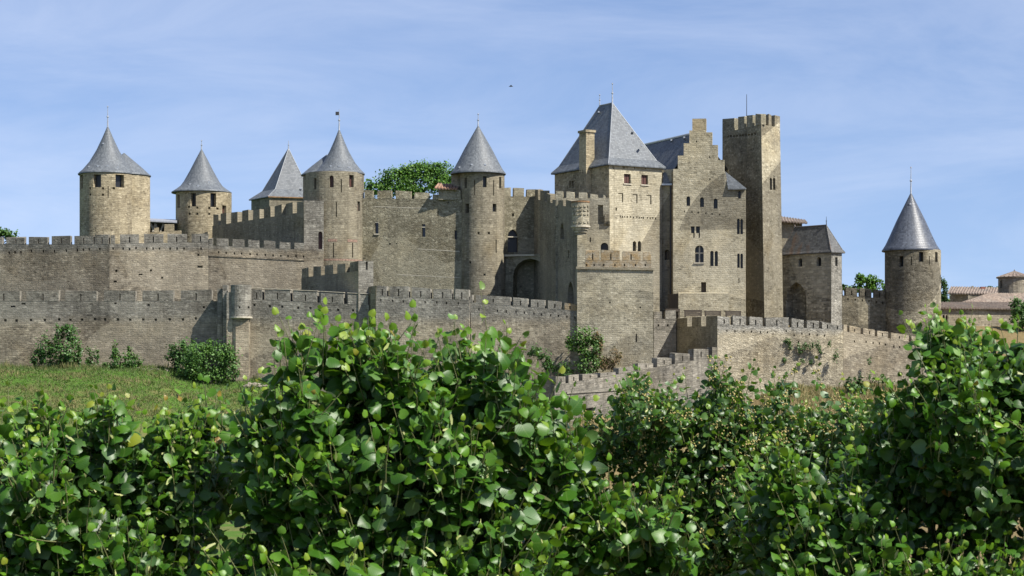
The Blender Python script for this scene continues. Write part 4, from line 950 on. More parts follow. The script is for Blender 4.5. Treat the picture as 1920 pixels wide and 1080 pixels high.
# ------------------------------------------------------------------ stepped-gable hall
root = thing('gabled_hall', 'pale hall with crow-stepped gable, chimney at its peak and many paired windows', 'building', (X(1325, 301), 301, 18))
P = Plan(1262, 300.2, 1398, 299)
W2 = lambda a, b, c, d, **k: (a, b, c, d, dict(win='dark', d=.5, **k))
Lw = [W2(1287, 368, 1294, 386, arch='round'), W2(1312.5, 370, 1320, 388, arch='round'), W2(1338, 372, 1345.5, 391, arch='round'), W2(1295.5, 424.5, 1302.3, 437), W2(1305, 424.5, 1312.3, 437), W2(1300, 437.0, 1302.3, 446), W2(1310, 437.0, 1312.3, 446),
      W2(1303, 460, 1319.5, 492, arch='round', cross=1, sill=1), W2(1331.5, 470, 1338, 499, arch='round'), W2(1340, 470.5, 1346, 499, arch='round'), W2(1381.8, 410, 1387, 439, arch='round'), W2(1388, 410.5, 1393, 439, arch='round'), W2(1382.3, 475, 1387, 502, arch='round'), W2(1388.2, 475.5, 1393, 503, arch='round'),
      W2(1384, 358, 1389, 372, arch='round'), (1314.5, 529, 1324, 551, dict(win='wood', d=.5)), slit(1385.5, 521, 531, 1.6)] + [(x - 1.2, y - 1.6, x + 1.2, y + 1.6, dict(d=.3)) for x, y in ((1283, 396.5), (1297.5, 397.5), (1309, 398.5), (1323.5, 400), (1335, 401), (1349.5, 402))]
hs_ = [P.hole(*h[:4], **h[4]) for h in Lw]
zt = Z(356, 299.6)
wall_solid(P, root, S_GABLE, 14, zt, .9, hs_, name='wall', ends=True); windows(P, hs_, root)
bands = [(1262, 1358, 356, 316), (1271, 1358, 316, 300), (1271, 1346, 300, 291), (1282, 1346, 291, 272), (1282, 1335.5, 272, 268), (1292.5, 1335.5, 268, 248), (1292.5, 1324, 248, 244)]
for a, b, y0, y1 in bands:
    m = MB(); u0, u1 = P.u(a), P.u(b); hh = [P.hole(x - 1.2, y - 1.8, x + 1.2, y + 1.8, d=.3) for x, y in ((1299, 291.5 + .1), (1330.5, 294.5), (1306, 267.2 - 2), (1323.5, 269.8 - 3), (1331, 336)) if a < x < b and y1 + 2 < y < y0 - 2]
    grid_wall(m, u0, u1, Z(y0, 299.6), Z(y1, 299.6), hh, P.fm); f = P.fm; A, B = Z(y0, 299.6), Z(y1, 299.6)
    m.face([f(u0, A, .9), f(u0, A, 0), f(u0, B, 0), f(u0, B, .9)]); m.face([f(u1, A, 0), f(u1, A, .9), f(u1, B, .9), f(u1, B, 0)]); m.face([f(u0, B, 0), f(u1, B, 0), f(u1, B, .9), f(u0, B, .9)]); m.face([f(u1, A, .9), f(u0, A, .9), f(u0, B, .9), f(u1, B, .9)])
    m.build('gable_step', S_GABLE, root)
u0, u1 = P.u(1298), P.u(1324)
chim(root, P.a + P.d * u0 - P.n * .02, P.d * (u1 - u0), -P.n * 1.2, Z(244, 299.6) + .004, Z(222, 299.6), S_TAN, cap=False)
# hall roof running back from the gable
apx_ = P.a + P.d * P.u(1309) - P.n * .9; lft = P.a + P.d * P.u(1262) - P.n * .9; rgt = P.a + P.d * P.u(1366) - P.n * .9
back = Vector((-8.0, 18.5))
zA, zE = Z(247, 300), Z(318, 300)
m = MB()
for E_ in (lft, rgt):
    q = [Vector((E_.x, E_.y, zE)), Vector((E_.x + back.x, E_.y + back.y, zE)), Vector((apx_.x + back.x, apx_.y + back.y, zA)), Vector((apx_.x, apx_.y, zA))]
    if E_ is rgt: q = [q[1], q[0], q[3], q[2]]
    l = (q[1] - q[0]).length; hgt = (q[3] - q[0]).length; m.face(q, [(0, 0), (l, 0), (l, hgt), (0, hgt)])
m.build('roof', SLATE_D, root)
m = MB(); m.tube((apx_.x, apx_.y, zA + .03), (apx_.x + back.x, apx_.y + back.y, zA + .03), .16, .16, 6); m.build('ridge_roll', LEAD, root)
m = MB(); m.face([(rgt.x, rgt.y, 14), (rgt.x + back.x, rgt.y + back.y, 14), (rgt.x + back.x, rgt.y + back.y, zE), (rgt.x, rgt.y, zE)])
m.face([(lft.x + back.x, lft.y + back.y, 14), (lft.x, lft.y, 14), (lft.x, lft.y, zE), (lft.x + back.x, lft.y + back.y, zE)])
bl, br_, ba = lft + back, rgt + back, apx_ + back
m.face([(br_.x, br_.y, 14), (bl.x, bl.y, 14), (bl.x, bl.y, zE), (ba.x, ba.y, zA), (br_.x, br_.y, zE)]); m.build('rear_wall', S_TAN, root)
for px_, py_ in ((1235, 267), (1258, 264), (1282, 259)):
    y = 312 - (px_ - 1235) * .18; x = X(px_, y); z = Z(py_, y); m = MB(); m.box(x - .11, x + .11, y - 1.0, y + .2, z - .1, z + .1); m.build('roof_vent', LEAD, root)
# lean-to with small slate slope at the right
u0, u1, um = P.u(1340), P.u(1399.5), P.u(1358.5); zl = Z(353.5, 299); zh = Z(322, 300)
m = MB(); f = P.fm
pk = f(P.u(1360), zh, .35); pb = f(P.u(1362), zh, 4.5)
m.face([f(P.u(1365), zl, -.35), f(u1, zl, -.35), pk], [(0, 0), (2.4, 0), (0, 2.6)]); m.face([f(u1, zl, -.35), f(u1, zl, 5), pb, pk], [(0, 0), (5, 0), (5, 2.6), (0, 2.6)])
m.face([f(P.u(1365), zl - .14, -.35), f(u1, zl - .14, -.35), f(u1, zl, -.35), f(P.u(1365), zl, -.35)]); m.build('lean_to_roof', SLATE, root)
m = MB(); m.face([f(P.u(1340), zt, .003), f(P.u(1366), zt, .003), f(P.u(1366), zt + .2, .003), f(P.u(1360), zh - .05, .003), f(P.u(1358), zh - .05, .003), f(P.u(1340), zt + .2, .003)]); m.build('lean_to_gable', S_GABLE, root)
# battered base and dark doorway
m = MB(); P3 = Plan(1272, 297.5, 1366, 297.0); grid_wall(m, 0, P3.L, 14, Z(550, 297.3), [], P3.fm)
m.face([P3.fm(0, Z(550, 297.3), 0), P3.fm(P3.L, Z(550, 297.3), 0), P3.fm(P3.L, Z(546, 297.3), 3.0), P3.fm(0, Z(546, 297.3), 3.0)])
m.face([P3.fm(0, 14, 3), P3.fm(0, 14, 0), P3.fm(0, Z(550, 297.3), 0), P3.fm(0, Z(546, 297.3), 3)]); m.face([P3.fm(P3.L, 14, 0), P3.fm(P3.L, 14, 2), P3.fm(P3.L, Z(546, 297.3), 2), P3.fm(P3.L, Z(550, 297.3), 0)]); m.build('battered_base', S_GABLE, root)
m = MB(); P4 = Plan(1253, 298.6, 1271, 297.6); grid_wall(m, 0, P4.L, 14, Z(551, 298), [], P4.fm); m.face([P4.fm(0, Z(551, 298), 0), P4.fm(P4.L, Z(551, 298), 0), P4.fm(P4.L, Z(551, 298), 3), P4.fm(0, Z(551, 298), 3)]); m.build('lean_to_door_wall', WOOD, root)

# ------------------------------------------------------------------ tall square tower
root = thing('square_watchtower', 'tallest slender square watchtower with battlements and thin mast', 'tower', (X(1420, 306), 306, 18))
DL, Dc, Dr = 312.0, 302.5, 306.0
def tall_face(pa0, pa1, Dt0, Dt1, pb0, pb1, zt, mat, holes=(), name='wall'):
    T0, T1 = Vector((X(pa0, Dt0), Dt0)), Vector((X(pa1, Dt1), Dt1)); B0, B1 = Vector((X(pb0, Dt0), Dt0)), Vector((X(pb1, Dt1), Dt1))
    Pt = Plan(pa0, Dt0, pa1, Dt1); z0 = 14.0; zm = Z(590, 303)
    class Q: pass
    q = Q(); q.L = Pt.L; nn = Vector((Pt.d.y, -Pt.d.x))
    def fm(u, v, d):
        t = (zt - v) / (zt - zm); s_ = u / Pt.L
        p = T0.lerp(T1, s_) + (B0.lerp(B1, s_) - T0.lerp(T1, s_)) * t - nn * d; return (p.x, p.y, v)
    q.fm = fm
    hs_ = [Pt.hole(*h[:4], **h[4]) for h in holes]; m = MB(); grid_wall(m, 0, Pt.L, z0, zt, hs_, fm, dv=6); m.build(name, mat, root); windows(q, hs_, root); return Pt, fm
zt_ = Z(234, 303)
Pa, fa = tall_face(1354.5, 1427, DL, Dc, 1358, 1433, zt_, S_RUB, holes=[(1363 + 5.6 * k, 254 - .5 * k + rnd.uniform(-.5, .5), 1366.4 + 5.6 * k, 258 - .5 * k, dict(d=.4)) for k in range(10)], name='side_wall')
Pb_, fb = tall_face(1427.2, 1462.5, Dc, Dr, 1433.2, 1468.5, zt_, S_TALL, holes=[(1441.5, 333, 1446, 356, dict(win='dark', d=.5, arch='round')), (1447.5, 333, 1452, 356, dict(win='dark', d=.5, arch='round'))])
a, b, c = Vector(fa(0, zt_, 0)), Vector(fa(Pa.L, zt_, 0)), Vector(fb(Pb_.L, zt_, 0)); d_ = a + c - b
m = MB(); m.face([a, b, c, d_])
lo = 14.0; m.face([(c.x + .5, c.y, lo), (d_.x, d_.y, lo), d_, c]); m.face([(d_.x, d_.y, lo), (a.x, a.y, lo), a, d_]); m.build('rear_wall', S_RUB, root)
def crest_(P_, lst, mat):
    crenels(P_, root, mat, lst, lambda u: zt_, .75, False)
crest_(Pa, [(1354.5, 1377, 223, 220.5), (1384, 1396, 218.5, 217.5), (1400.5, 1411.5, 216.5, 215.5), (1416.5, 1427, 214.5, 213.5)], S_RUB)
crest_(Pb_, [(1427.5, 1435, 213.5, 213.8), (1441, 1446.5, 214.2, 215), (1452.5, 1462.4, 216, 217)], S_TALL)
fr = lambda p, q: Plan.__new__(Plan)
def plan_pts(p, q):
    P_ = Plan.__new__(Plan); P_.a = Vector((p.x, p.y)); P_.b = Vector((q.x, q.y)); P_.d = P_.b - P_.a; P_.L = P_.d.length; P_.d = P_.d / P_.L; P_.n = Vector((P_.d.y, -P_.d.x)); P_.slope = 0; return P_
for P_ in (plan_pts(c, d_), plan_pts(d_, a)):
    n = 4 if P_.L > 7 else 3
    for k in range(n):
        u0 = P_.L * (k + .12) / n; merlon(P_, root, S_RUB, u0, u0 + P_.L * .62 / n, zt_, zt_, zt_ + 1.2, zt_ + 1.2, .75)
m = MB(); m.tube((X(1400, 309), 309, zt_ - .2), (X(1400, 309), 309, Z(177, 309)), .06, .035, 6); m.build('mast', IRON, root)

# ------------------------------------------------------------------ tiled house behind, gatehouse
root = thing('tiled_house', 'little orange-tiled house corner showing right behind the watchtower', 'house', (X(1488, 330), 330, 20))
m = MB(); m.hexa([(X(1440, 328), 328, 20), (X(1504, 328), 328, 20), (X(1504, 336), 336, 20), (X(1440, 336), 336, 20), (X(1440, 328), 328, Z(411, 328)), (X(1504, 328), 328, Z(416, 328)), (X(1504, 336), 336, Z(413, 328)), (X(1440, 336), 336, Z(408, 328))]); m.build('wall', S_GREY, root)
tile_roof(root, (X(1440, 327), 327, Z(412, 327)), (X(1514, 327), 327, Z(417.5, 327)), (X(1508, 336), 336, Z(411.5, 336)), (X(1440, 336), 336, Z(402, 336)), mat=TILE_OLD)
root = thing('gatehouse', 'shaded gatehouse with rusty hipped slate roof and tall through archway right of the watchtower', 'gatehouse', (X(1525, 306), 306, 17))
Dg0, Dg1, Dg2 = 309.0, 303.0, 304.35
P = Plan(1466, Dg0, 1558.5, Dg1); P5 = Plan(1558.7, Dg1, 1578.5, Dg2); ztop = Z(473, Dg1)
hs_ = [P.hole(1474, 529, 1512, 640, d=1.4, arch='pointed', through=True), P.hole(1497, 484, 1504, 500, d=.5, win='dark', arch='round'), P.hole(1531, 482, 1540, 499, d=.5, win='dark', arch='round')]
wall_solid(P, root, S_GATE, 13, ztop, 1.4, hs_, ends=False); windows(P, hs_, root)
h5 = [P5.hole(1566, 482.5, 1570.5, 499, d=.5, win='dark')]
wall_solid(P5, root, S_FRONT, 13, ztop, .7, h5, ends=False, name='end_wall'); windows(P5, h5, root)
sv = Vector((P5.b.x - P5.a.x, P5.b.y - P5.a.y)); A = P.a; B = P.b; C2 = P5.b; D2 = P.a + sv
m = MB(); m.face([(C2.x, C2.y, Z(529, 300)), (D2.x, D2.y, Z(529, 300)), (D2.x, D2.y, ztop), (C2.x, C2.y, ztop)]); m.face([(D2.x, D2.y, 13), (A.x, A.y, 13), (A.x, A.y, ztop), (D2.x, D2.y, ztop)]); m.build('rear_wall', S_GATE, root)
ov = .3; e1 = P.d; e2 = sv.normalized(); q0, q1, q2, q3 = A - e1 * ov - e2 * ov, B + e1 * ov - e2 * ov, C2 + e1 * ov + e2 * ov, D2 - e1 * ov + e2 * ov
mm0 = (q0 + q3) / 2 + e1 * 1.6; mm1 = (q1 + q2) / 2 - e1 * 2.0
zr = Z(422, mm1.y)
hip_roof(root, [q0, q1, q2, q3], mm0, mm1, ztop + .06, zr, SLATE_R, flare=(.14, .09))
finial(root, mm1.x, mm1.y, zr, Z(406, mm1.y), thick=.06, mat=IRON)
m = MB(); m.tube((mm0.x, mm0.y, zr - .1), (mm0.x, mm0.y, zr + .35), .14, .1, 6); m.build('ridge_knob', SLATE_R, root)

# ------------------------------------------------------------------ walls on the right
G_R = G_OUT
root, P = straight_wall('curtain_wall', 'battlemented wall between gatehouse and right round tower, one patch of cleaned pale stone', (1570, 306, 1688, 306.5), 553, 562, 15, S_RIGHT,
    holes=dots(None, [(1590, 561), (1603.5, 562), (1617, 563), (1629.5, 564.5), (1643, 566.5), (1655, 568), (1667.5, 570), (1681, 571), (1693, 572)], 2.4, 4),
    mer=[(1571, 1580.5, 537, 537), (1586, 1607, 538, 539.5), (1612.5, 1634, 540.5, 542), (1639.5, 1659, 543, 545), (1664.5, 1687, 536, 536.5)], t=1.3, mt=.9, group=G_R)
m = MB(); m.box(X(1687.5, 306.4), X(1697.5, 306.4), 306.4, 307.6, 15, Z(516, 306.4)); m.build('end_buttress', S_RIGHT, root)
root, P = straight_wall('curtain_wall', 'sunlit forward wall at right with small plants rooted in it', (1345.3, 279, 1581, 281), 608, 618, 10, S_FRONT,
    holes=dots(None, [(1347, 619), (1363, 620), (1378, 621), (1395, 621.5), (1409, 621.5), (1426, 622.5), (1439, 623), (1474, 621), (1503.5, 625.5), (1517.5, 627), (1532, 628.5), (1546, 629), (1489, 629), (1497, 641)], 2.4, 4),
    mer=[(1345.3, 1368, 592, 593.5), (1374, 1399, 593, 594), (1405.5, 1430, 594, 595), (1436, 1478.5, 595, 596), (1484.5, 1507, 597, 600), (1513, 1535.5, 600.5, 602.5), (1541.5, 1560, 603, 604.5), (1560.5, 1579, 609, 610)], t=1.8, mt=1.2, group=G_R)
P.slope = 0
P6 = Plan(1266.5, 292, 1345, 279.0); za = Z(613, 292); zb = Z(611, 279); P6.slope = (zb - za) / P6.L
wall_solid(P6, root, S_GREY, 9, za, 1.2, [], name='return_wall')
crenels(P6, root, S_GREY, [(1269, 1289, 596, 596), (1297.5, 1315, 594, 594), (1324, 1344.6, 592.5, 592)], lambda u: za + P6.slope * u, .9, False)
straight_wall('curtain_wall', 'battlemented wall sloping down at far right in front of the glossy roofed tower', (1581.3, 282, 1790, 289), 621, 654, 11, S_OUT2,
    holes=dots(None, [(1602, 640), (1624, 641), (1637, 643), (1649, 644), (1660, 646), (1676, 650), (1687, 651)], 2.4, 4),
    mer=[(1581.4, 1588.5, 609, 610), (1592.5, 1613.5, 611, 613.5), (1618.5, 1640, 615, 618), (1645, 1665, 619, 622), (1670.5, 1704, 624, 629), (1709, 1739, 630, 634), (1745, 1772, 635, 639)], t=1.6, mt=1.2, group=G_R)
straight_wall('curtain_wall', 'short grey wall between bastion and forward wall, single slot in its parapet', (1226, 291, 1268, 291.4), 598, 598, 12, S_STEP,
    holes=[(1233, 608, 1236, 612), (1250.5, 608, 1253.5, 612)], mer=[(1226.2, 1241.5, 585, 584.5), (1247.5, 1267.5, 583.5, 583)], t=1.5, mt=1.2, slits=False, group=G_R)
# timber hoardings behind the forward wall
for a, b, y0, y1, lab in ((1248, 1275, 580, 584, 'short timber hoarding piece over the grey wall by the bastion'), (1283, 1316, 582, 592, 'slatted timber hoarding panel left of centre behind the dark return wall'), (1321, 1352, 584, 591.5, 'slatted timber hoarding panel behind the forward wall corner'), (1360, 1389.5, 584, 592, 'dark timber hoarding box below the gabled hall')):
    root = thing('timber_hoarding', lab, 'hoarding', (X((a + b) / 2, 293.5), 293.5, Z(y1, 293.5)), 'timber hoardings above the lower wall')
    n = 3 if y1 - y0 > 5 else 1
    for k in range(n):
        m = MB(); zz0 = Z(y1 - (y1 - y0) * k / n, 293.5); zz1 = Z(y1 - (y1 - y0) * (k + .82) / n, 293.5); m.box(X(a, 293.5), X(b, 293.5), 293.5, 293.62, zz0, zz1); m.build('plank', WOOD, root)
    for px_ in (a + 1.5, b - 1.5):
        m = MB(); m.box(X(px_ - 1, 293.7), X(px_ + 1, 293.7), 293.63, 293.85, Z(y1 + 40, 293.7), Z(y0, 293.7)); m.build('post', WOOD, root)
    m = MB(); m.box(X(a, 294), X(b, 294), 293.63, 295.2, Z(y0, 293.5) - .02, Z(y0, 293.5) + .08); m.build('roof_board', WOOD, root)

root, P = straight_wall('stepped_wall', 'low grey stepped wall climbing to the right in front of everything, merlons rising like stairs', (1040, 261.5, 1345, 277.6), 723, 668, 7, S_STEP,
    holes=[(1066, 744, 1078, 753, dict(d=.6)), (1094, 765, 1113, 772, dict(d=.6)), (1160, 772, 1175, 777, dict(d=.6))],
    mer=[(1042, 1060, 707, 706), (1066, 1085, 704, 703), (1092, 1120, 701, 700.5), (1125.5, 1154, 698.5, 697.5), (1160, 1190, 689.5, 688.5), (1196, 1224.5, 681.5, 681), (1232, 1259, 671.5, 671.5), (1265.5, 1293, 662, 662), (1300.5, 1328, 654, 654), (1335, 1344.6, 651, 651)], t=1.0, mt=.95)
m = MB(); f = lambda px, py, d: P.fm(P.u(px), P.z(px, py) - P.slope * P.u(px), d)
m.hexa([f(1062, 738.5, -.12), f(1215, 729, -.12), f(1215, 729, -.003), f(1062, 738.5, -.003), f(1062, 735, -.12), f(1215, 725, -.12), f(1215, 725, -.003), f(1062, 735, -.003)]); m.build('string_course', S_STEP, root)

# ------------------------------------------------------------------ houses at the far right
root = thing('tiled_house', 'long low house with tiled roof and twin windows beside the glossy roofed tower', 'house', (X(1850, 322), 322, 17))
P = Plan(1762, 320, 2080, 326); hs_ = [P.hole(1767.5, 590, 1771.5, 608, d=.4, win='dark', arch='round'), P.hole(1773, 590.5, 1777, 608.5, d=.4, win='dark', arch='round')]
wall_solid(P, root, S_HOUSE, 15, Z(577, 320), 9, hs_); windows(P, hs_, root)
a, b = P.fm(-.3, Z(577, 320), -.5), P.fm(P.L, Z(580, 326), -.5); c, d = P.fm(P.L, Z(566, 326), 5), P.fm(-.3, Z(563, 320), 5)
tile_roof(root, a, b, c, d, mat=TILE_OLD)
root = thing('tiled_house', 'house with hipped tiled roof behind the long low house', 'house', (X(1880, 334), 334, 17))
m = MB(); D_ = 333; m.box(X(1822, D_), X(2010, D_), D_, D_ + 8, 15, Z(566, D_)); m.build('wall', S_HOUSE, root)
e = [(X(1808, D_), D_ - .7, Z(566.5, D_)), (X(2020, D_), D_ - .7, Z(568, D_)), (X(2020, D_), D_ + 5, Z(549, D_ + 4)), (X(1868, D_), D_ + 5, Z(549, D_ + 4))]
tile_roof(root, *e, mat=TILE_OLD); tile_roof(root, (X(1809, D_), D_ + 9, Z(566.5, D_)), (X(1808, D_), D_ - .7, Z(566.5, D_)), (X(1868, D_), D_ + 5, Z(549, D_ + 4)), (X(1868.1, D_), D_ + 5.1, Z(549, D_ + 4)), name='hip_slope', mat=TILE_OLD)
root = thing('tiled_house', 'farthest tiled house with a gable wall in shade and tiny chimney', 'house', (X(1820, 350), 350, 18))
D_ = 348; m = MB()
m.hexa([(X(1780, D_ + 3), D_ + 3, 15), (X(1815, D_), D_, 15), (X(2000, D_), D_ + 1, 15), (X(2000, D_ + 9), D_ + 9, 15), (X(1780, D_ + 3), D_ + 3, Z(548, D_)), (X(1815, D_), D_, Z(551, D_)), (X(2000, D_), D_ + 1, Z(555, D_)), (X(2000, D_ + 9), D_ + 9, Z(545, D_))]); m.build('wall', S_HOUSE, root)
tile_roof(root, (X(1776, D_), D_ - .2, Z(549, D_)), (X(1990, D_), D_ + .3, Z(553, D_)), (X(1990, D_ + 7), D_ + 7, Z(541, D_ + 7)), (X(1784, D_ + 7), D_ + 7, Z(537, D_ + 7)), mat=TILE_OLD)
chim(root, (X(1839, D_ + 5), D_ + 5), (.7, 0), (0, .7), Z(548, D_ + 5), Z(537.5, D_ + 5), BRICK, cap=False); chim(root, (X(1822, D_ + 6), D_ + 6), (.3, 0), (0, .3), Z(544, D_ + 5), Z(535.5, D_ + 5), S_HOUSE, cap=False)
root = thing('round_dovecote', 'squat round tower with low tiled cone at the right edge', 'tower', (X(1901, 345), 345, 18))
T = Drum(1902, 30, 338); m = MB(); grid_wall(m, -math.pi * T.R, math.pi * T.R, 15, T.z(520, 1.5), [T.hole(1873, 526, 1876, 540, d=.4)], T.fm, du=.7); m.build('wall', S_HOUSE, root)
m = MB(); zz0, zz1 = T.z(520, 1.5), Z(507.5, T.cy); n = 96; re = M(33.5, T.cy)
for k in range(n):
    t0, t1 = 6.2832 * k / n, 6.2832 * (k + 1) / n; h0, h1 = (.08 * math.cos(k * math.pi / 2), .08 * math.cos((k + 1) * math.pi / 2))
    m.face([(T.cx + re * math.sin(t0), T.cy - re * math.cos(t0), zz0 + h0), (T.cx + re * math.sin(t1), T.cy - re * math.cos(t1), zz0 + h1), (T.cx, T.cy, zz1)], [(t0 * re, 0), (t1 * re, 0), (t0 * re, 2.6)])
m.build('roof', TILE_OLD, root)
b = MB(); b.revolve(T.cx, T.cy, [(T.R * .8, zz0 - .14), (re - .03, zz0 - .13), (re, zz0 + .02)], 40); b.build('eave', S_HOUSE, root)
finial(root, T.cx, T.cy, zz1 - .1, Z(505, T.cy), thick=.1, mat=S_HOUSE)

# ------------------------------------------------------------------ vegetation
RG = np.random.default_rng(11)
def leaf_template(width=1.0, fold=.25, curl=.3, rip=.06, seed=0):
    g = np.random.default_rng(seed)
    mid = [(0, .06), (0, .36), (0, .68), (0, 1.02)]
    rt = [(.20, -.06), (.45, .10), (.52, .36), (.43, .66), (.20, .88)]
    P = mid + [(x, y) for x, y in rt] + [(-x, y) for x, y in rt]
    v = []
    for i, (x, y) in enumerate(P):
        x2 = x * width * (1 + g.uniform(-.07, .07)); y2 = y + (g.uniform(-.03, .03) if i > 3 else 0)
        z = -fold * abs(x2) + curl * (y2 - .35) ** 2 * -1 + (g.uniform(-rip, rip) if i > 3 else 0)
        v.append((x2, y2, z))
    v += [(-.014, .05, 0), (.014, .05, 0), (0, -.38, .06)]
    f = [(0, 4, 5), (0, 5, 6, 1), (1, 6, 7, 2), (2, 7, 8), (2, 8, 3), (0, 10, 9), (0, 1, 11, 10), (1, 2, 12, 11), (2, 13, 12), (2, 3, 13), (14, 16, 15)]
    return np.array(v), f
TPL = [leaf_template(1.0, .22, .35, .05, 1), leaf_template(.92, -.12, .5, .06, 2), leaf_template(1.06, .35, .2, .07, 3), leaf_template(.85, .5, .6, .05, 4), leaf_template(1.0, .1, -.35, .08, 5), leaf_template(.95, .7, .3, .06, 6)]
def template_arrays(tpl):
    v, f = tpl; loops = np.array([i for q in f for i in q]); tot = np.array([len(q) for q in f]); return v, loops, tot
TPL += [leaf_template(.78, .15, .5, .07, 7), leaf_template(1.12, .25, .25, .09, 8), leaf_template(.9, .9, .4, .08, 9)]
TA = [template_arrays(t) for t in TPL]

def mesh_np(name, verts, loops, tots, tint, uv, mat, smooth=True):
    me = bpy.data.meshes.new(name)
    me.vertices.add(len(verts)); me.vertices.foreach_set('co', np.ascontiguousarray(verts, dtype=np.float32).ravel())
    me.loops.add(len(loops)); me.loops.foreach_set('vertex_index', loops.astype(np.int32))
    me.polygons.add(len(tots)); st = np.concatenate([[0], np.cumsum(tots)[:-1]]); me.polygons.foreach_set('loop_start', st.astype(np.int32))
    me.update(calc_edges=True)
    if tint is not None:
        a = me.attributes.new('tint', 'FLOAT', 'FACE'); a.data.foreach_set('value', tint.astype(np.float32))
    if uv is not None:
        ul = me.uv_layers.new(name='UVMap'); ul.data.foreach_set('uv', np.ascontiguousarray(uv[loops], dtype=np.float32).ravel())
    if smooth: me.polygons.foreach_set('use_smooth', np.ones(len(tots), dtype=bool))
    me.materials.append(mat); me.validate(); me.update()
    return me
def link_mesh(name, me, parent=None):
    o = bpy.data.objects.new(name, me); COL.objects.link(o)
    if parent is not None: o.parent = parent
    return o
def nrm(a): return a / np.maximum(np.linalg.norm(a, axis=-1, keepdims=True), 1e-9)

def join_leaves(name, L_, origin, mat):
    V = []; LO = []; TO = []; TI = []; UV = []; base = 0
    for k in range(len(TA)):
        ix = np.where(L_['shape'] == k)[0]
        if not len(ix): continue
        v, lo, to = TA[k]; n = len(ix)
        W = np.einsum('nij,vj->nvi', L_['rot'][ix] * L_['size'][ix][:, None, None], v) + L_['pos'][ix][:, None, :] - np.array(origin)
        V.append(W.reshape(-1, 3)); LO.append((lo[None, :] + base + (np.arange(n) * len(v))[:, None]).ravel()); TO.append(np.tile(to, n))
        TI.append(np.repeat(L_['tint'][ix], len(to))); UV.append(np.tile(v[:, :2], (n, 1))); base += n * len(v)
    return mesh_np(name, np.concatenate(V), np.concatenate(LO), np.concatenate(TO), np.concatenate(TI), np.concatenate(UV), mat)

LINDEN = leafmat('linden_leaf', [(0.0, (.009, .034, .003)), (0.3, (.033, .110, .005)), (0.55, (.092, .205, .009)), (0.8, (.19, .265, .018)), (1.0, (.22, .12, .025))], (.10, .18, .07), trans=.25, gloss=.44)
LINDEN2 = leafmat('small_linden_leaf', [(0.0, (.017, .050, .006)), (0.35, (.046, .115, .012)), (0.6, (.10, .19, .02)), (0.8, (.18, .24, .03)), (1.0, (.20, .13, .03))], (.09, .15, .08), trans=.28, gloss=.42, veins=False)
BRACT = leafmat('linden_bract', [(0.0, (.26, .32, .09)), (1.0, (.50, .50, .22))], (.42, .44, .2), trans=.3, gloss=.6, veins=False)
FLOWER = plain('linden_flower', (.34, .28, .10), .8)
TWIG = plain('green_twig', (.15, .16, .06), .7)
BARK = plain('grey_bark', (.09, .075, .058), .95, var=.4, streaks=True)

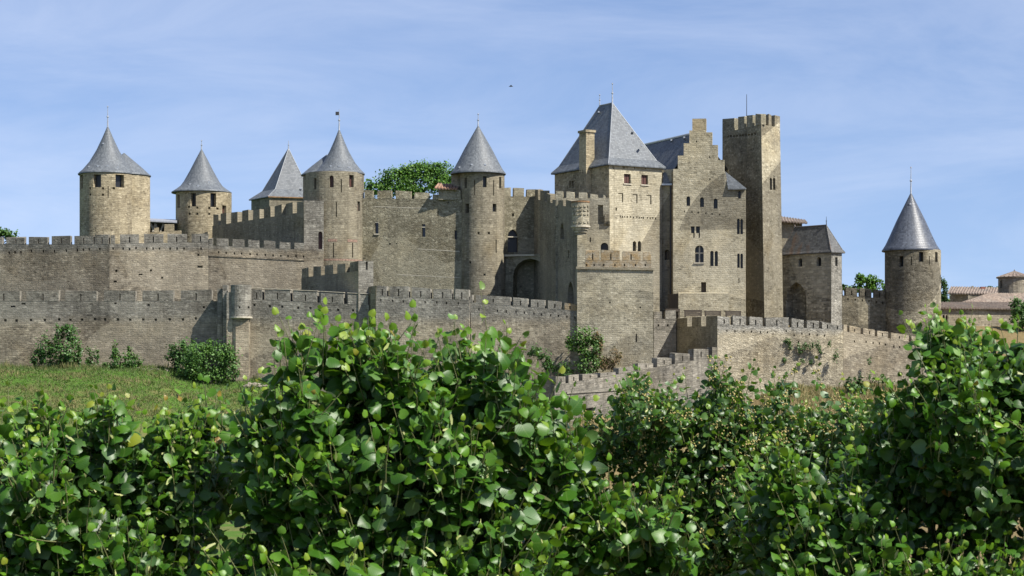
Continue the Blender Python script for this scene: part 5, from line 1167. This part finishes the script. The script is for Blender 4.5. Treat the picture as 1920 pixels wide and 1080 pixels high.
def px_m(px, py, D): return np.array([X(px, D), D, Z(py, D)])
def grow_tree(spec):
    """leaves, bracts and twigs of one linden from its crown lumps and its shoots"""
    D = spec['D']; k = D / FPX; g = np.random.default_rng(spec['seed'])
    blobs = [(px_m(b[0], b[1], D + b[4]), np.array([b[2] * k, spec.get('depth', .8) * min(1.0, (b[2] + b[3]) * k / 1.2) * 1.1, b[3] * k])) for b in spec['blobs']]
    area = np.array([b[1][0] * b[1][2] for b in blobs]); area = area / area.sum()
    shoots = []; clumps = []
    for i in range(max(20, spec['shoots'] // 11)):
        c, r = blobs[g.choice(len(blobs), p=area)]
        d = g.normal(size=3); d[1] -= .45; d[2] += .35; d /= np.linalg.norm(d); clumps.append((c, r, d, g.uniform(.55, .95)))
    for i in range(spec['shoots']):
        c, r, d0, q_ = clumps[g.integers(len(clumps))]
        d = d0 + g.normal(size=3) * .17; d /= np.linalg.norm(d)
        base = c + d * r * q_ * g.uniform(.82, 1.02)
        gr = d * g.uniform(.25, .75) + np.array([0, 0, g.uniform(.7, 1.4)]) + g.normal(size=3) * .22; gr /= np.linalg.norm(gr)
        shoots.append((base, gr, g.uniform(.55, 1.15) * spec['len'], g.uniform(.0, 1.0)))
    for (x0, y0, x1, y1, dd) in spec.get('tips', ()):
        a = px_m(x0, y0, D + dd); b = px_m(x1, y1, D + dd + g.uniform(-.15, .1)); v = b - a; l = np.linalg.norm(v); shoots.append((a, v / l, l, 1.6))
    pos = []; rot = []; size = []; tint = []; tw = []; br = []; fl = []
    LS = spec['leaf']; up = np.array([0, 0, 1.0]); face = nrm(np.array([.35, -.75, .35]))
    for base, gr, ln, fresh in shoots:
        bend = g.normal(size=3) * .18; bend[2] -= .05
        n = max(3, int(ln / (LS * .62))); ph = g.uniform(0, 6.28); e = np.cross(gr, [0.3, 1, 0.1]); e /= np.linalg.norm(e); f = np.cross(gr, e)
        pts = []
        for j in range(n + 1):
            t = (j + .15) / (n + .15); q = base + gr * ln * t + bend * ln * t * t * .5
            pts.append(q)
        tw.append((pts, spec['twig'] * (1.0 if ln > .3 else .8)))
        for j in range(1, n + 1):
            t = j / n; ang = ph + math.pi * j + g.normal() * .55
            o = e * math.cos(ang) + f * math.sin(ang)
            sz = LS * (1.0 - .5 * max(0, t - .6) / .4) * g.uniform(.70, 1.22) * (1.12 if t < .6 else 1.0)
            y_ = o * g.uniform(.45, 1.0) + gr * g.uniform(-.1, .6) * (1 + t) - up * g.uniform(-.1, .75) + g.normal(size=3) * .22
            if t > .93: y_ = gr + g.normal(size=3) * .35
            y_ /= np.linalg.norm(y_)
            z_ = o * g.uniform(.0, .6) + up * g.uniform(.0, .8) + face * g.uniform(-.1, 1.5) + g.normal(size=3) * .34
            if g.random() < .05: z_ = -z_
            z_ = z_ - y_ * z_.dot(y_); z_ /= max(np.linalg.norm(z_), 1e-6); x_ = np.cross(y_, z_)
            pos.append(pts[j] + y_ * sz * .36); rot.append(np.stack([x_, y_, z_], 1)); size.append(sz)
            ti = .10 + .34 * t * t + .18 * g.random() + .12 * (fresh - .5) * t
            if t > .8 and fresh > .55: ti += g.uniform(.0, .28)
            if g.random() < .006: ti = g.uniform(.75, 1.0)
            tint.append(min(1, max(0, ti)))
            if t < .85 and g.random() < spec.get('bract', .3): br.append((pts[j] + o * sz * .25, nrm(o * .6 - up * g.uniform(.2, 1) + g.normal(size=3) * .3), g.random()))
            if g.random() < spec.get('flower', .0): fl.append(pts[j] + o * sz * .4 + face * .02)
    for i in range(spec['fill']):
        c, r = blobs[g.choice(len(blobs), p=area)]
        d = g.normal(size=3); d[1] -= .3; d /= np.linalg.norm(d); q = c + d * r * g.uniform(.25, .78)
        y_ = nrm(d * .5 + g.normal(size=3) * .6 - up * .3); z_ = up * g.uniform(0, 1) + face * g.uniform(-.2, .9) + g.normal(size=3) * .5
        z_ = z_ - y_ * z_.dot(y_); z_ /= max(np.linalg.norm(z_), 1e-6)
        pos.append(q); rot.append(np.stack([np.cross(y_, z_), y_, z_], 1)); size.append(LS * g.uniform(.75, 1.25)); tint.append(.0 + .17 * g.random())  # inner leaves get the darkest tints: shade inside the crown put into their colour
        if g.random() < spec.get('bract', .3) * .5: br.append((q, nrm(g.normal(size=3) - up * .6), g.random()))
    n = len(pos)
    return dict(pos=np.array(pos), rot=np.array(rot), size=np.array(size), tint=np.array(tint), shape=g.integers(0, len(TA), n)), tw, br, fl, blobs

def twig_mesh(tw, origin, mat):
    V = []; Fl = []; To = []; base = 0
    for pts, r in tw:
        P = np.array(pts) - np.array(origin); n = len(P); d = nrm(P[-1] - P[0]); e = nrm(np.cross(d, [.3, 1, .2])); f = np.cross(d, e)
        rr = np.linspace(r, r * .4, n)
        ring = np.stack([P + (e * math.cos(a) + f * math.sin(a)) * rr[:, None] for a in (0, 2.094, 4.189)], 1).reshape(-1, 3)
        V.append(ring)
        for j in range(n - 1):
            for k in range(3): Fl += [base + 3 * j + k, base + 3 * j + (k + 1) % 3, base + 3 * j + 3 + (k + 1) % 3, base + 3 * j + 3 + k]; To.append(4)
        base += 3 * n
    return mesh_np('twigs', np.concatenate(V), np.array(Fl), np.array(To), None, None, mat)
def bract_mesh(br, origin, L_, mat):
    V = []; Fl = []; To = []; TI = []; b = 0; g = np.random.default_rng(3)
    for p, d, t in br:
        s = nrm(np.cross(d, g.normal(size=3))); n_ = np.cross(d, s); p = p - np.array(origin); l = L_ * g.uniform(.7, 1.2); w_ = l * g.uniform(.10, .16)
        V += [p - s * w_ * .5, p + s * w_ * .5, p + d * l * .5 + s * w_ + n_ * l * .08, p + d * l * .5 - s * w_ + n_ * l * .08, p + d * l + s * w_ * .4, p + d * l - s * w_ * .4]
        Fl += [b, b + 1, b + 2, b + 3, b + 3, b + 2, b + 4, b + 5]; To += [4, 4]; TI += [t, t]; b += 6
    return mesh_np('bracts', np.array(V), np.array(Fl), np.array(To), np.array(TI), None, mat)
def flower_mesh(fl, origin, s, mat):
    V = []; Fl = []; To = []; b = 0; g = np.random.default_rng(4)
    O = np.array([(1, 0, 0), (-1, 0, 0), (0, 1, 0), (0, -1, 0), (0, 0, 1), (0, 0, -1)], float); T_ = [(0, 2, 4), (2, 1, 4), (1, 3, 4), (3, 0, 4), (2, 0, 5), (1, 2, 5), (3, 1, 5), (0, 3, 5)]
    for p in fl:
        for k in range(g.integers(4, 8)):
            c = p + g.normal(size=3) * s * 1.5 - np.array(origin); V += list(c + O * s * g.uniform(.45, .9))
            for t in T_: Fl += [b + i for i in t]; To.append(3)
            b += 6
    return mesh_np('flowers', np.array(V), np.array(Fl), np.array(To), None, None, mat)

TREES = [
 dict(name='linden_tree', label='leafy linden in the middle foreground, upright shoots reaching above the outer wall', D=14.2, seed=1, shoots=960, fill=5600, leaf=.090, len=.44, twig=.0055, bract=.20, depth=.85,
      blobs=[(770, 960, 300, 220, 0), (600, 812, 115, 105, -.1), (780, 782, 130, 115, 0), (910, 808, 105, 105, -.05), (1015, 905, 105, 115, .1), (1070, 905, 70, 80, .1), (520, 930, 95, 110, .1), (760, 1180, 420, 190, -.1), (1120, 1010, 130, 120, .15), (680, 745, 80, 70, .1), (950, 755, 55, 65, .1), (1210, 1070, 120, 110, .1)],
      tips=[(925, 760, 922, 572, -.2), (770, 740, 772, 588, .1), (700, 750, 697, 605, 0), (600, 760, 598, 605, .1), (640, 760, 575, 615, .2), (520, 800, 508, 655, 0), (830, 750, 835, 600, .2), (890, 760, 886, 625, .2), (960, 760, 945, 610, .1), (1010, 800, 990, 668, 0), (1060, 830, 1062, 715, .1), (560, 800, 548, 640, .2), (810, 760, 800, 630, 0), (655, 770, 650, 640, -.1), (480, 860, 478, 735, .1), (1090, 880, 1100, 770, .1), (735, 760, 740, 625, .15)]),
 dict(name='linden_tree', label='leafy linden at the left foreground with pale leaf backs turned up by wind', D=14.6, seed=2, shoots=900, fill=5000, leaf=.082, len=.36, twig=.0052, bract=.42, depth=.8,
      blobs=[(150, 975, 250, 150, 0), (330, 945, 120, 115, .1), (20, 945, 130, 125, 0), (-200, 1000, 240, 200, .1), (170, 1160, 400, 170, -.1), (90, 870, 90, 65, .1), (240, 880, 90, 65, 0), (400, 885, 60, 75, .3)],
      tips=[(85, 830, 80, 728, 0), (100, 840, 130, 745, .1), (230, 850, 222, 738, -.1), (240, 850, 248, 725, .1), (325, 860, 318, 748, 0), (180, 840, 172, 760, .1), (20, 850, 14, 735, .2), (5, 860, 0, 770, .1), (420, 840, 412, 740, .1), (440, 850, 455, 725, .2), (370, 850, 380, 765, .1), (280, 850, 296, 760, 0), (45, 850, 40, 800, 0), (425, 880, 470, 690, .3)]),
 dict(name='linden_tree', label='dense glossy linden at the right foreground, one shoot leaning out over the far wall', D=15.2, seed=3, shoots=1080, fill=6200, leaf=.080, len=.38, twig=.0052, bract=.30, depth=.85,
      blobs=[(1820, 890, 190, 180, 0), (1885, 728, 115, 95, .1), (1785, 742, 75, 80, 0), (1735, 800, 45, 60, 0), (1600, 980, 170, 120, 0), (1490, 1000, 110, 110, .05), (1700, 1160, 420, 170, -.1), (2060, 880, 220, 240, .1), (1700, 880, 90, 110, .1), (1930, 690, 60, 60, .1)],
      tips=[(1770, 760, 1688, 606, -.2), (1770, 720, 1738, 660, 0), (1830, 700, 1815, 596, .1), (1870, 690, 1862, 590, 0), (1905, 680, 1912, 578, .1), (1740, 820, 1652, 694, -.1), (1730, 830, 1690, 720, .1), (1660, 900, 1632, 770, .1), (1500, 950, 1468, 862, 0), (1540, 940, 1550, 850, .1), (1600, 900, 1585, 800, .1), (1790, 690, 1788, 612, .1), (1890, 690, 1885, 605, -.1), (1850, 700, 1838, 640, 0), (1945, 660, 1950, 560, 0), (1700, 850, 1712, 742, 0)]),
 dict(name='linden_tree', label='flowering linden set back between the middle and right lindens, yellow blossom clusters', D=27.0, seed=4, shoots=1350, fill=8500, leaf=.085, len=.38, twig=.006, bract=.20, flower=.16, depth=1.2, mat='small',
      blobs=[(1340, 900, 260, 150, 0), (1225, 795, 100, 75, 0), (1440, 808, 110, 78, .1), (1330, 775, 85, 58, 0), (1570, 832, 110, 80, .2), (1155, 838, 80, 70, .1), (1100, 860, 50, 60, .1), (1650, 830, 70, 80, .3), (1300, 1080, 380, 150, 0), (1380, 1000, 240, 120, -.2), (1500, 880, 140, 90, 0)],
      tips=[(1235, 760, 1210, 705, 0), (1290, 750, 1282, 690, 0), (1320, 740, 1350, 688, .1), (1440, 780, 1418, 705, 0), (1400, 770, 1385, 700, .1), (1470, 790, 1452, 712, 0), (1540, 800, 1532, 690, 0), (1550, 800, 1562, 705, .1), (1600, 800, 1612, 745, 0), (1180, 800, 1160, 745, 0), (1370, 750, 1362, 705, 0), (1500, 800, 1490, 740, 0), (1250, 760, 1262, 700, .2), (1660, 830, 1680, 760, .2)]),
]
GROWN = [grow_tree(t) for t in TREES]
# which leaves show largest: a coarse depth buffer of leaf discs over the photograph's frame
def visible_counts(grown):
    W, H = 640, 360; zb = np.full((H, W), 1e9); own = np.full((H, W, 2), -1, int)
    for ti, (L_, *_r) in enumerate(grown):
        c = L_['pos'] + L_['rot'][:, :, 1] * (L_['size'] * .5)[:, None]; s = W / 1920
        u = (960 + FPX * c[:, 0] / c[:, 1]) * s; v = (HZ - FPX * (c[:, 2] - EYE) / c[:, 1]) * s; r = L_['size'] * .42 * FPX / c[:, 1] * s
        nz = np.abs(np.einsum('ni,ni->n', L_['rot'][:, :, 2], nrm(c))); rr = r * np.sqrt(np.maximum(nz, .1))
        for i in range(len(c)):
            x0, x1, y0, y1 = int(u[i] - rr[i]), int(u[i] + rr[i]) + 1, int(v[i] - rr[i]), int(v[i] + rr[i]) + 1
            x0, y0, x1, y1 = max(x0, 0), max(y0, 0), min(x1, W), min(y1, H)
            if x0 >= x1 or y0 >= y1: continue
            sub = zb[y0:y1, x0:x1]; mk = sub > c[i, 1]
            if mk.any(): sub[mk] = c[i, 1]; own[y0:y1, x0:x1][mk] = (ti, i)
    return [np.bincount(own[..., 1][own[..., 0] == ti], minlength=len(g[0]['pos'])) for ti, g in enumerate(grown)]
COUNTS = visible_counts(GROWN)
NT_ = 6
TINTS = (np.arange(NT_) + .5) / NT_
def leaf_meshes(mat):
    out = {}
    for k, (v, lo, to) in enumerate(TA):
        for q in range(NT_): out[k, q] = mesh_np('leaf', v, lo, to, np.full(len(to), TINTS[q] * .92), v[:, :2], mat)
    return out
LM = {'big': leaf_meshes(LINDEN), 'small': leaf_meshes(LINDEN2)}
for spec, (L_, tw, br, fl, blobs), cnt in zip(TREES, GROWN, COUNTS):
    c0, r0 = blobs[0]; bx, by = float(c0[0]), float(c0[1]) + .2; org = (bx, by, gz(bx, by))
    root = thing(spec['name'], spec['label'], 'tree', org, 'linden trees along the near bank')
    kind = spec.get('mat', 'big'); mat = LINDEN2 if kind == 'small' else LINDEN
    top = np.argsort(-cnt, kind='stable')[:300]; rest = np.setdiff1d(np.arange(len(cnt)), top)
    for i in top:
        q = int(min(NT_ - 1, L_['tint'][i] * NT_)); o = bpy.data.objects.new('leaf', LM[kind][int(L_['shape'][i]), q]); COL.objects.link(o); o.parent = root
        m4 = Matrix([list(L_['rot'][i][a] * L_['size'][i]) + [L_['pos'][i][a] - org[a]] for a in range(3)] + [[0, 0, 0, 1]]); o.matrix_local = m4
    sub = {k: v[rest] for k, v in L_.items()}
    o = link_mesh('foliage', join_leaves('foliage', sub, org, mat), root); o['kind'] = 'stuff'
    o = link_mesh('twigs', twig_mesh(tw, org, TWIG), root); o['kind'] = 'stuff'
    if br: o = link_mesh('bracts', bract_mesh(br, org, spec['leaf'] * .8, BRACT), root); o['kind'] = 'stuff'
    if fl: o = link_mesh('flowers', flower_mesh(fl, org, .018, FLOWER), root); o['kind'] = 'stuff'
    m = MB(); zt = float(c0[2]) - .3; m.tube((bx, by, org[2] - .3), (bx, by, zt - 1.6), .2, .14, 12); m.build('trunk', BARK, root)
    for c, r in blobs:
        m = MB(); a = Vector((bx, by, zt - 1.9)); b = Vector(c) + Vector((0, .1, -.1)); md = a.lerp(b, .5) + Vector((0, 0, -.2)); m.tube(a, md, .07, .045, 7); m.tube(md, b, .045, .015, 7); m.build('limb', BARK, root)

# bushes, ivy and trees among the walls: lumps of small leaves on stems
def bush_leaves(lumps, D, n, ls, g, tint=(.1, .5), flat=1.0):
    k = D / FPX; A = np.array([b[2] * b[3] for b in lumps], float); A /= A.sum(); pos = []; ti = []; nr = []
    ctr = []
    for b, w_ in zip(lumps, A):
        dd = b[4] if len(b) > 4 else 0
        c = px_m(b[0], b[1], D + dd); r = np.array([b[2] * k, max(.35 if b[2] > 4 else .1, min(b[2], b[3]) * k * flat), b[3] * k]); m_ = int(n * w_)
        nc = max(6, int(m_ / 38)); cd = nrm(g.normal(size=(nc, 3))); cc = c + cd * r * (g.uniform(.35, 1.0, (nc, 1)) ** .5); cs = g.uniform(.5, 1.3, nc)
        pick = g.integers(0, nc, m_); p = cc[pick] + g.normal(size=(m_, 3)) * (r * .16 + .08) * cs[pick][:, None]
        pos.append(p); ti.append(np.clip(g.uniform(tint[0], tint[1], m_) + (g.random(nc)[pick] - .5) * .25, 0, 1)); nr.append(nrm(p - c)); ctr.append(c)
    pos = np.concatenate(pos); ti = np.concatenate(ti); nr = np.concatenate(nr); N_ = len(pos)
    z_ = nrm(nr * .7 + g.normal(size=(N_, 3)) * .6 + np.array([.1, -.2, .5])); y_ = nrm(np.cross(z_, g.normal(size=(N_, 3)))); x_ = np.cross(y_, z_); s = ls * g.uniform(.6, 1.3, N_)
    V = np.stack([pos - y_ * s[:, None] * .6, pos + x_ * s[:, None] * .42 + z_ * s[:, None] * .1, pos + y_ * s[:, None] * .6, pos - x_ * s[:, None] * .42 + z_ * s[:, None] * .1], 1).reshape(-1, 3)
    return V, ti, ctr
GREEN = [(0.0, (.028, .075, .014)), (0.5, (.075, .17, .028)), (1.0, (.14, .24, .045))]
BUSHM = leafmat('bush_leaf', GREEN, (.05, .09, .03), trans=.2, gloss=.6, veins=False)
DARKM = leafmat('dark_ivy_leaf', [(0.0, (.017, .05, .011)), (0.5, (.045, .115, .022)), (1.0, (.08, .165, .035))], (.03, .06, .025), trans=.15, gloss=.5, veins=False)
BROWNM = leafmat('dry_brown_leaf', [(0.0, (.06, .04, .022)), (0.5, (.14, .095, .05)), (1.0, (.20, .15, .07))], (.13, .09, .05), trans=.15, gloss=.8, veins=False)
REDM = leafmat('reddening_ivy_leaf', [(0.0, (.04, .06, .015)), (0.5, (.12, .085, .03)), (1.0, (.16, .06, .03))], (.09, .08, .03), trans=.15, gloss=.7, veins=False)
BRIGHT = leafmat('bright_tree_leaf', [(0.0, (.03, .085, .012)), (0.5, (.085, .20, .022)), (1.0, (.16, .28, .04))], (.06, .12, .03), trans=.25, gloss=.55, veins=False)
def bush(name, label, cat, lumps, D, n, ls, mat, seed, root_px, root_py, tint=(.1, .7), flat=.8, stems=5, group=None, extra=None, trunk=None, r_stem=.05, leafname='foliage'):
    g = np.random.default_rng(seed); bx = X(root_px, D); bz = Z(root_py, D); root = thing(name, label, cat, (bx, D, bz), group)
    V, ti, ctr = bush_leaves(lumps, D, n, ls, g, tint, flat); V = V - np.array([bx, D, bz]); N_ = len(ti)
    o = link_mesh(leafname, mesh_np(leafname, V, np.arange(4 * N_), np.full(N_, 4), ti, None, mat, smooth=False), root); o['kind'] = 'stuff'
    if extra:
        lm, n2, mt2, nm = extra; V, ti, _c = bush_leaves(lm, D - .1, n2, ls, g, tint, flat); V = V - np.array([bx, D, bz]); N_ = len(ti)
        o = link_mesh(nm, mesh_np(nm, V, np.arange(4 * N_), np.full(N_, 4), ti, None, mt2, smooth=False), root); o['kind'] = 'stuff'
    if trunk:
        m = MB(); m.tube((bx, D, trunk[1]), (bx, D, Z(lumps[0][1], D)), trunk[0], trunk[0] * .5, 9); m.build('trunk', BARK, root)
    for i in range(stems):
        c = ctr[i % len(ctr)] + g.normal(size=3) * .3; m = MB(); a = Vector((bx + g.uniform(-.25, .25), D + g.uniform(-.1, .1), bz - .1)) if not trunk else Vector((bx, D, bz))
        b = Vector(c); md = a.lerp(b, .55) + Vector((g.uniform(-.2, .2), 0, -.1)); m.tube(a, md, r_stem, r_stem * .7, 6); m.tube(md, b, r_stem * .7, r_stem * .3, 6); m.build('stem', BARK, root)
    return root
G_B = 'bushes growing against the outer wall'
bush('ivy_bush', 'big ivy bush climbing the outer wall at far left', 'bush', [(120, 652, 32, 34), (128, 628, 18, 18), (88, 655, 18, 30), (72, 672, 13, 14), (108, 622, 8, 14), (140, 665, 16, 26), (122, 684, 26, 10)], 290.8, 4200, .26, DARKM, 21, 115, 694, (.15, .9), .6, group=G_B)
bush('ivy_sprig', 'thin double ivy sprig between the two ivy bushes at far left', 'bush', [(167, 668, 7, 18), (181, 664, 5, 15), (172, 682, 10, 6)], 291, 420, .24, DARKM, 22, 172, 694, (.2, .8), .6, 3, group=G_B, r_stem=.03)
bush('ivy_bush', 'small two-pronged ivy bush between the far left ivy and the round green shrub', 'bush', [(232, 678, 28, 16), (215, 661, 7, 16), (241, 664, 9, 16), (250, 682, 16, 9), (205, 690, 20, 8)], 289.8, 1900, .25, BUSHM, 23, 232, 702, (.0, .6), .7, group=G_B)
bush('dark_shrub', 'dark shrub pressed against the wall left of the round green shrub', 'bush', [(338, 660, 24, 22), (326, 672, 16, 22), (346, 688, 20, 30), (352, 650, 16, 14)], 289.6, 2300, .26, DARKM, 24, 342, 722, (.1, .75), .7, group=G_B)
bush('round_shrub', 'round green shrub with bare forked stems below the corbelled turret', 'bush', [(392, 678, 52, 34), (370, 664, 26, 26), (410, 660, 30, 22), (434, 690, 20, 26), (360, 695, 24, 20), (400, 702, 42, 14), (385, 648, 14, 12)], 286.6, 5200, .26, BUSHM, 25, 400, 731, (.05, .75), .8, 8, group=G_B, r_stem=.06)
bush('ivy_mass', 'thick ivy reddening along its right edge on the wall below the bastion', 'bush', [(1090, 632, 24, 18), (1076, 640, 14, 16), (1108, 652, 22, 22), (1104, 684, 26, 20), (1098, 662, 16, 20), (1120, 640, 10, 12)], 279.4, 3600, .24, BUSHM, 26, 1104, 702, (.05, .8), .6, group=G_B, extra=([(1124, 655, 8, 20), (1130, 680, 7, 16), (1116, 630, 8, 8)], 520, REDM, 'red_foliage'))
bush('dry_bush', 'dry brown bush beside the reddening ivy', 'bush', [(1150, 676, 16, 16), (1140, 686, 14, 10), (1160, 668, 7, 10), (1152, 660, 6, 6)], 279.2, 900, .2, BROWNM, 27, 1148, 698, (.1, .9), .7, 5, group=G_B, r_stem=.03)
bush('creeping_bush', 'dark creeping bush sloping down the wall foot just left of the thick ivy', 'bush', [(1008, 662, 15, 12), (1024, 676, 16, 12), (1046, 690, 22, 10), (1060, 700, 22, 8)], 279.6, 1700, .23, DARKM, 28, 1030, 706, (.15, .9), .7, group=G_B)
bush('dark_shrub', 'low dark bush on the dry slope below the forward wall', 'bush', [(1606, 722, 17, 18), (1592, 728, 10, 12), (1618, 730, 9, 10)], 278.2, 900, .25, DARKM, 29, 1606, 744, (.1, .7), .8, group=G_B)
bush('weedy_bush', 'faint weedy scrub at the foot of the far right wall', 'bush', [(1640, 716, 16, 7), (1655, 710, 6, 8), (1668, 716, 10, 6), (1628, 709, 3, 8)], 281.8, 420, .2, BUSHM, 30, 1645, 724, (.0, .5), .7, 3, group=G_B, r_stem=.03)
for k, (x, y, h) in enumerate([(1474, 641, 4), (1480, 641, 6), (1482, 651, 4), (1497, 650, 7), (1501, 657, 6), (1507, 650, 5), (1510, 648, 5), (1517, 648, 6), (1523, 647, 6), (1532, 647, 7), (1537, 653, 7), (1538, 659, 4), (1505, 676, 5), (1520, 677, 4), (1471, 674, 4), (1564, 671, 5), (1630, 677, 5), (1581, 638, 4), (1555, 645, 4), (1568, 664, 6)]):
    bush('wall_plant', 'small dark tuft of weeds rooted in the sunlit forward wall', 'plant', [(x, y, 2.6, h), (x + 1, y + h * .5, 2.2, h * .5)], 279.9 if x < 1580 else 282.3, 70, .17, DARKM, 60 + k, x, y + h, (.1, .8), .5, 2, group='weed tufts rooted in the forward wall', r_stem=.02)
G_T = 'trees behind the castle walls'
bush('broad_tree', 'broad bright green tree rising behind the speckled curtain wall', 'tree', [(790, 338, 44, 30), (745, 345, 36, 26), (828, 330, 26, 26), (712, 352, 30, 16), (800, 318, 30, 16), (770, 322, 24, 16), (690, 350, 14, 12), (836, 345, 20, 20), (735, 330, 16, 14)], 345, 12000, .30, BRIGHT, 31, 775, 372, (.0, .85), .8, 6, group=G_T, trunk=(.45, 20), r_stem=.16)
bush('leafy_tree', 'small leafy tree behind the battlements beside the right round tower', 'tree', [(1622, 530, 18, 14), (1645, 537, 18, 10), (1606, 540, 12, 8), (1615, 522, 10, 8), (1632, 524, 10, 7)], 340, 1600, .36, BRIGHT, 32, 1625, 548, (.0, .55), .8, 4, group=G_T, trunk=(.3, 20), r_stem=.1)
bush('cypress_tree', 'dark narrow cypress showing behind the right round tower', 'tree', [(1769, 548, 7, 22), (1767, 535, 5, 14), (1771, 560, 8, 14)], 332, 900, .3, DARKM, 33, 1769, 570, (.0, .5), .8, 2, group=G_T, trunk=(.2, 19), r_stem=.06)
bush('leafy_tree', 'tree crown cut by the left edge above the inner wall', 'tree', [(4, 444, 20, 12), (20, 440, 12, 8), (-30, 440, 30, 22), (30, 446, 8, 5), (10, 434, 10, 6)], 335, 1800, .34, BUSHM, 34, -6, 462, (.0, .6), .8, 4, group=G_T, trunk=(.3, 20), r_stem=.1)
bush('leafy_tree', 'dark bushy tree in front of the tiled roofs at the right edge', 'tree', [(1912, 572, 15, 13), (1930, 574, 16, 16), (1903, 580, 10, 12), (1914, 595, 20, 18), (1940, 600, 18, 20)], 312, 3000, .28, BUSHM, 35, 1916, 588, (.0, .5), .8, 3, group=G_T, trunk=(.25, 17), r_stem=.08)
bush('leafy_tree', 'tree top just peeping beside the gatehouse over the wall', 'tree', [(1582, 537, 6, 5), (1588, 540, 6, 4)], 340, 200, .34, BRIGHT, 36, 1584, 548, (.0, .5), .8, 2, group=G_T, trunk=(.2, 20), r_stem=.08)
bush('far_tree', 'low far treetops between the tiled roofs', 'tree', [(1865, 541, 14, 4), (1850, 542, 8, 3)], 380, 260, .4, BUSHM, 37, 1862, 548, (.0, .4), .8, 2, group=G_T, trunk=(.2, 20), r_stem=.08)

# long grass on the two banks that show
def grass():
    g = np.random.default_rng(8); V = []; TI = []
    def patch(n, p0, p1, d0, d1, dry, hmin, hmax):
        for i in range(n):
            D = g.uniform(d0, d1); x = X(g.uniform(p0, p1), D); z = gz(x, D) - .03; px = 960 + FPX * x / D
            if D > lerp(px, YB) - .3: continue
            cl = hsh(x * 2.1, D * 2.3); h = g.uniform(hmin, hmax) * (1 + .5 * cl); t = np.clip(dry + .28 * cl + g.normal() * .15 + (.22 if D < lerp(px, YB) - 7 else 0), 0, 1)
            for b in range(3):
                a = g.uniform(0, 6.28); w_ = g.uniform(.03, .07); q = np.array([x, D, z]) + g.normal(size=3) * [.12, .12, 0]; tip = q + np.array([g.normal() * .18, g.normal() * .18, h * g.uniform(.7, 1.1)]); s = np.array([math.cos(a), math.sin(a), 0]) * w_
                V.extend([q - s, q + s, tip]); TI.append(t)
    patch(17000, -60, 500, 262, 292, .22, .16, .42); patch(1800, -60, 500, 289, 292, .38, .4, .95); patch(6500, 1430, 1740, 266, 284, .85, .3, .75); patch(1200, 960, 1240, 270, 281, .5, .2, .5); patch(6000, 480, 1060, 245, 283, .4, .2, .5); patch(5000, 1700, 2150, 255, 288, .8, .25, .6); patch(4500, 1060, 1440, 235, 262, .7, .2, .5)
    mat = leafmat('long_grass', [(0.0, (.04, .10, .014)), (0.35, (.085, .16, .03)), (0.65, (.20, .18, .07)), (1.0, (.33, .25, .13))], (.12, .12, .05), trans=.2, gloss=.8, veins=False)
    o = link_mesh('long_grass', mesh_np('long_grass', np.array(V), np.arange(len(V)), np.full(len(TI), 3), np.array(TI), None, mat, smooth=False)); tag(o, 'long half-dry grass on the banks below the walls', 'grass', kind='stuff')
grass()

def rubble():
    import bmesh
    g = np.random.default_rng(12); m = MB()
    for px0, px1, D0, n in ((252, 318, 290.6, 34), (452, 500, 286.5, 22), (0, 60, 292.0, 8)):
        for i in range(n):
            D = D0 - g.uniform(0, 1.3); x = X(g.uniform(px0, px1), D); z = gz(x, D); r = g.uniform(.12, .42)
            bm = bmesh.new()
            for k in range(9):
                v = nrm(g.normal(size=3)) * r * np.array([1.2, .9, .7]); bm.verts.new((x + v[0], D + v[1], z + v[2] + r * .25))
            h = bmesh.ops.convex_hull(bm, input=bm.verts)
            for f in bm.faces: m.face([tuple(v.co) for v in f.verts])
            bm.free()
    tag(m.build('rubble', plain('rubble_stone', (.21, .185, .145), .95, var=.35)), 'pale broken stones at the foot of the outer wall', 'rubble', kind='stuff')
rubble()

# a bird high over the middle tower
root = thing('bird', 'small dark bird gliding high above the middle round tower', 'bird', (X(958, 250), 250, Z(162, 250)))
m = MB(); m.tube((-.22 + root.location.x, 250, root.location.z), (.02 + root.location.x, 250, root.location.z + .02), .03, .07, 8); m.tube((.02 + root.location.x, 250, root.location.z + .02), (.24 + root.location.x, 250, root.location.z), .07, .02, 8)
m.build('body', IRON, root)
for sg in (-1, 1):
    m = MB(); x, y, z = root.location; m.face([(x - .06, y, z + .03), (x + .1, y, z + .03), (x + .06, y + sg * .25, z + .12), (x - .05, y + sg * .25, z + .12)]); m.face([(x - .05, y + sg * .25, z + .12), (x + .06, y + sg * .25, z + .12), (x - .1, y + sg * .55, z + .02)]); m.build('wing', IRON, root)
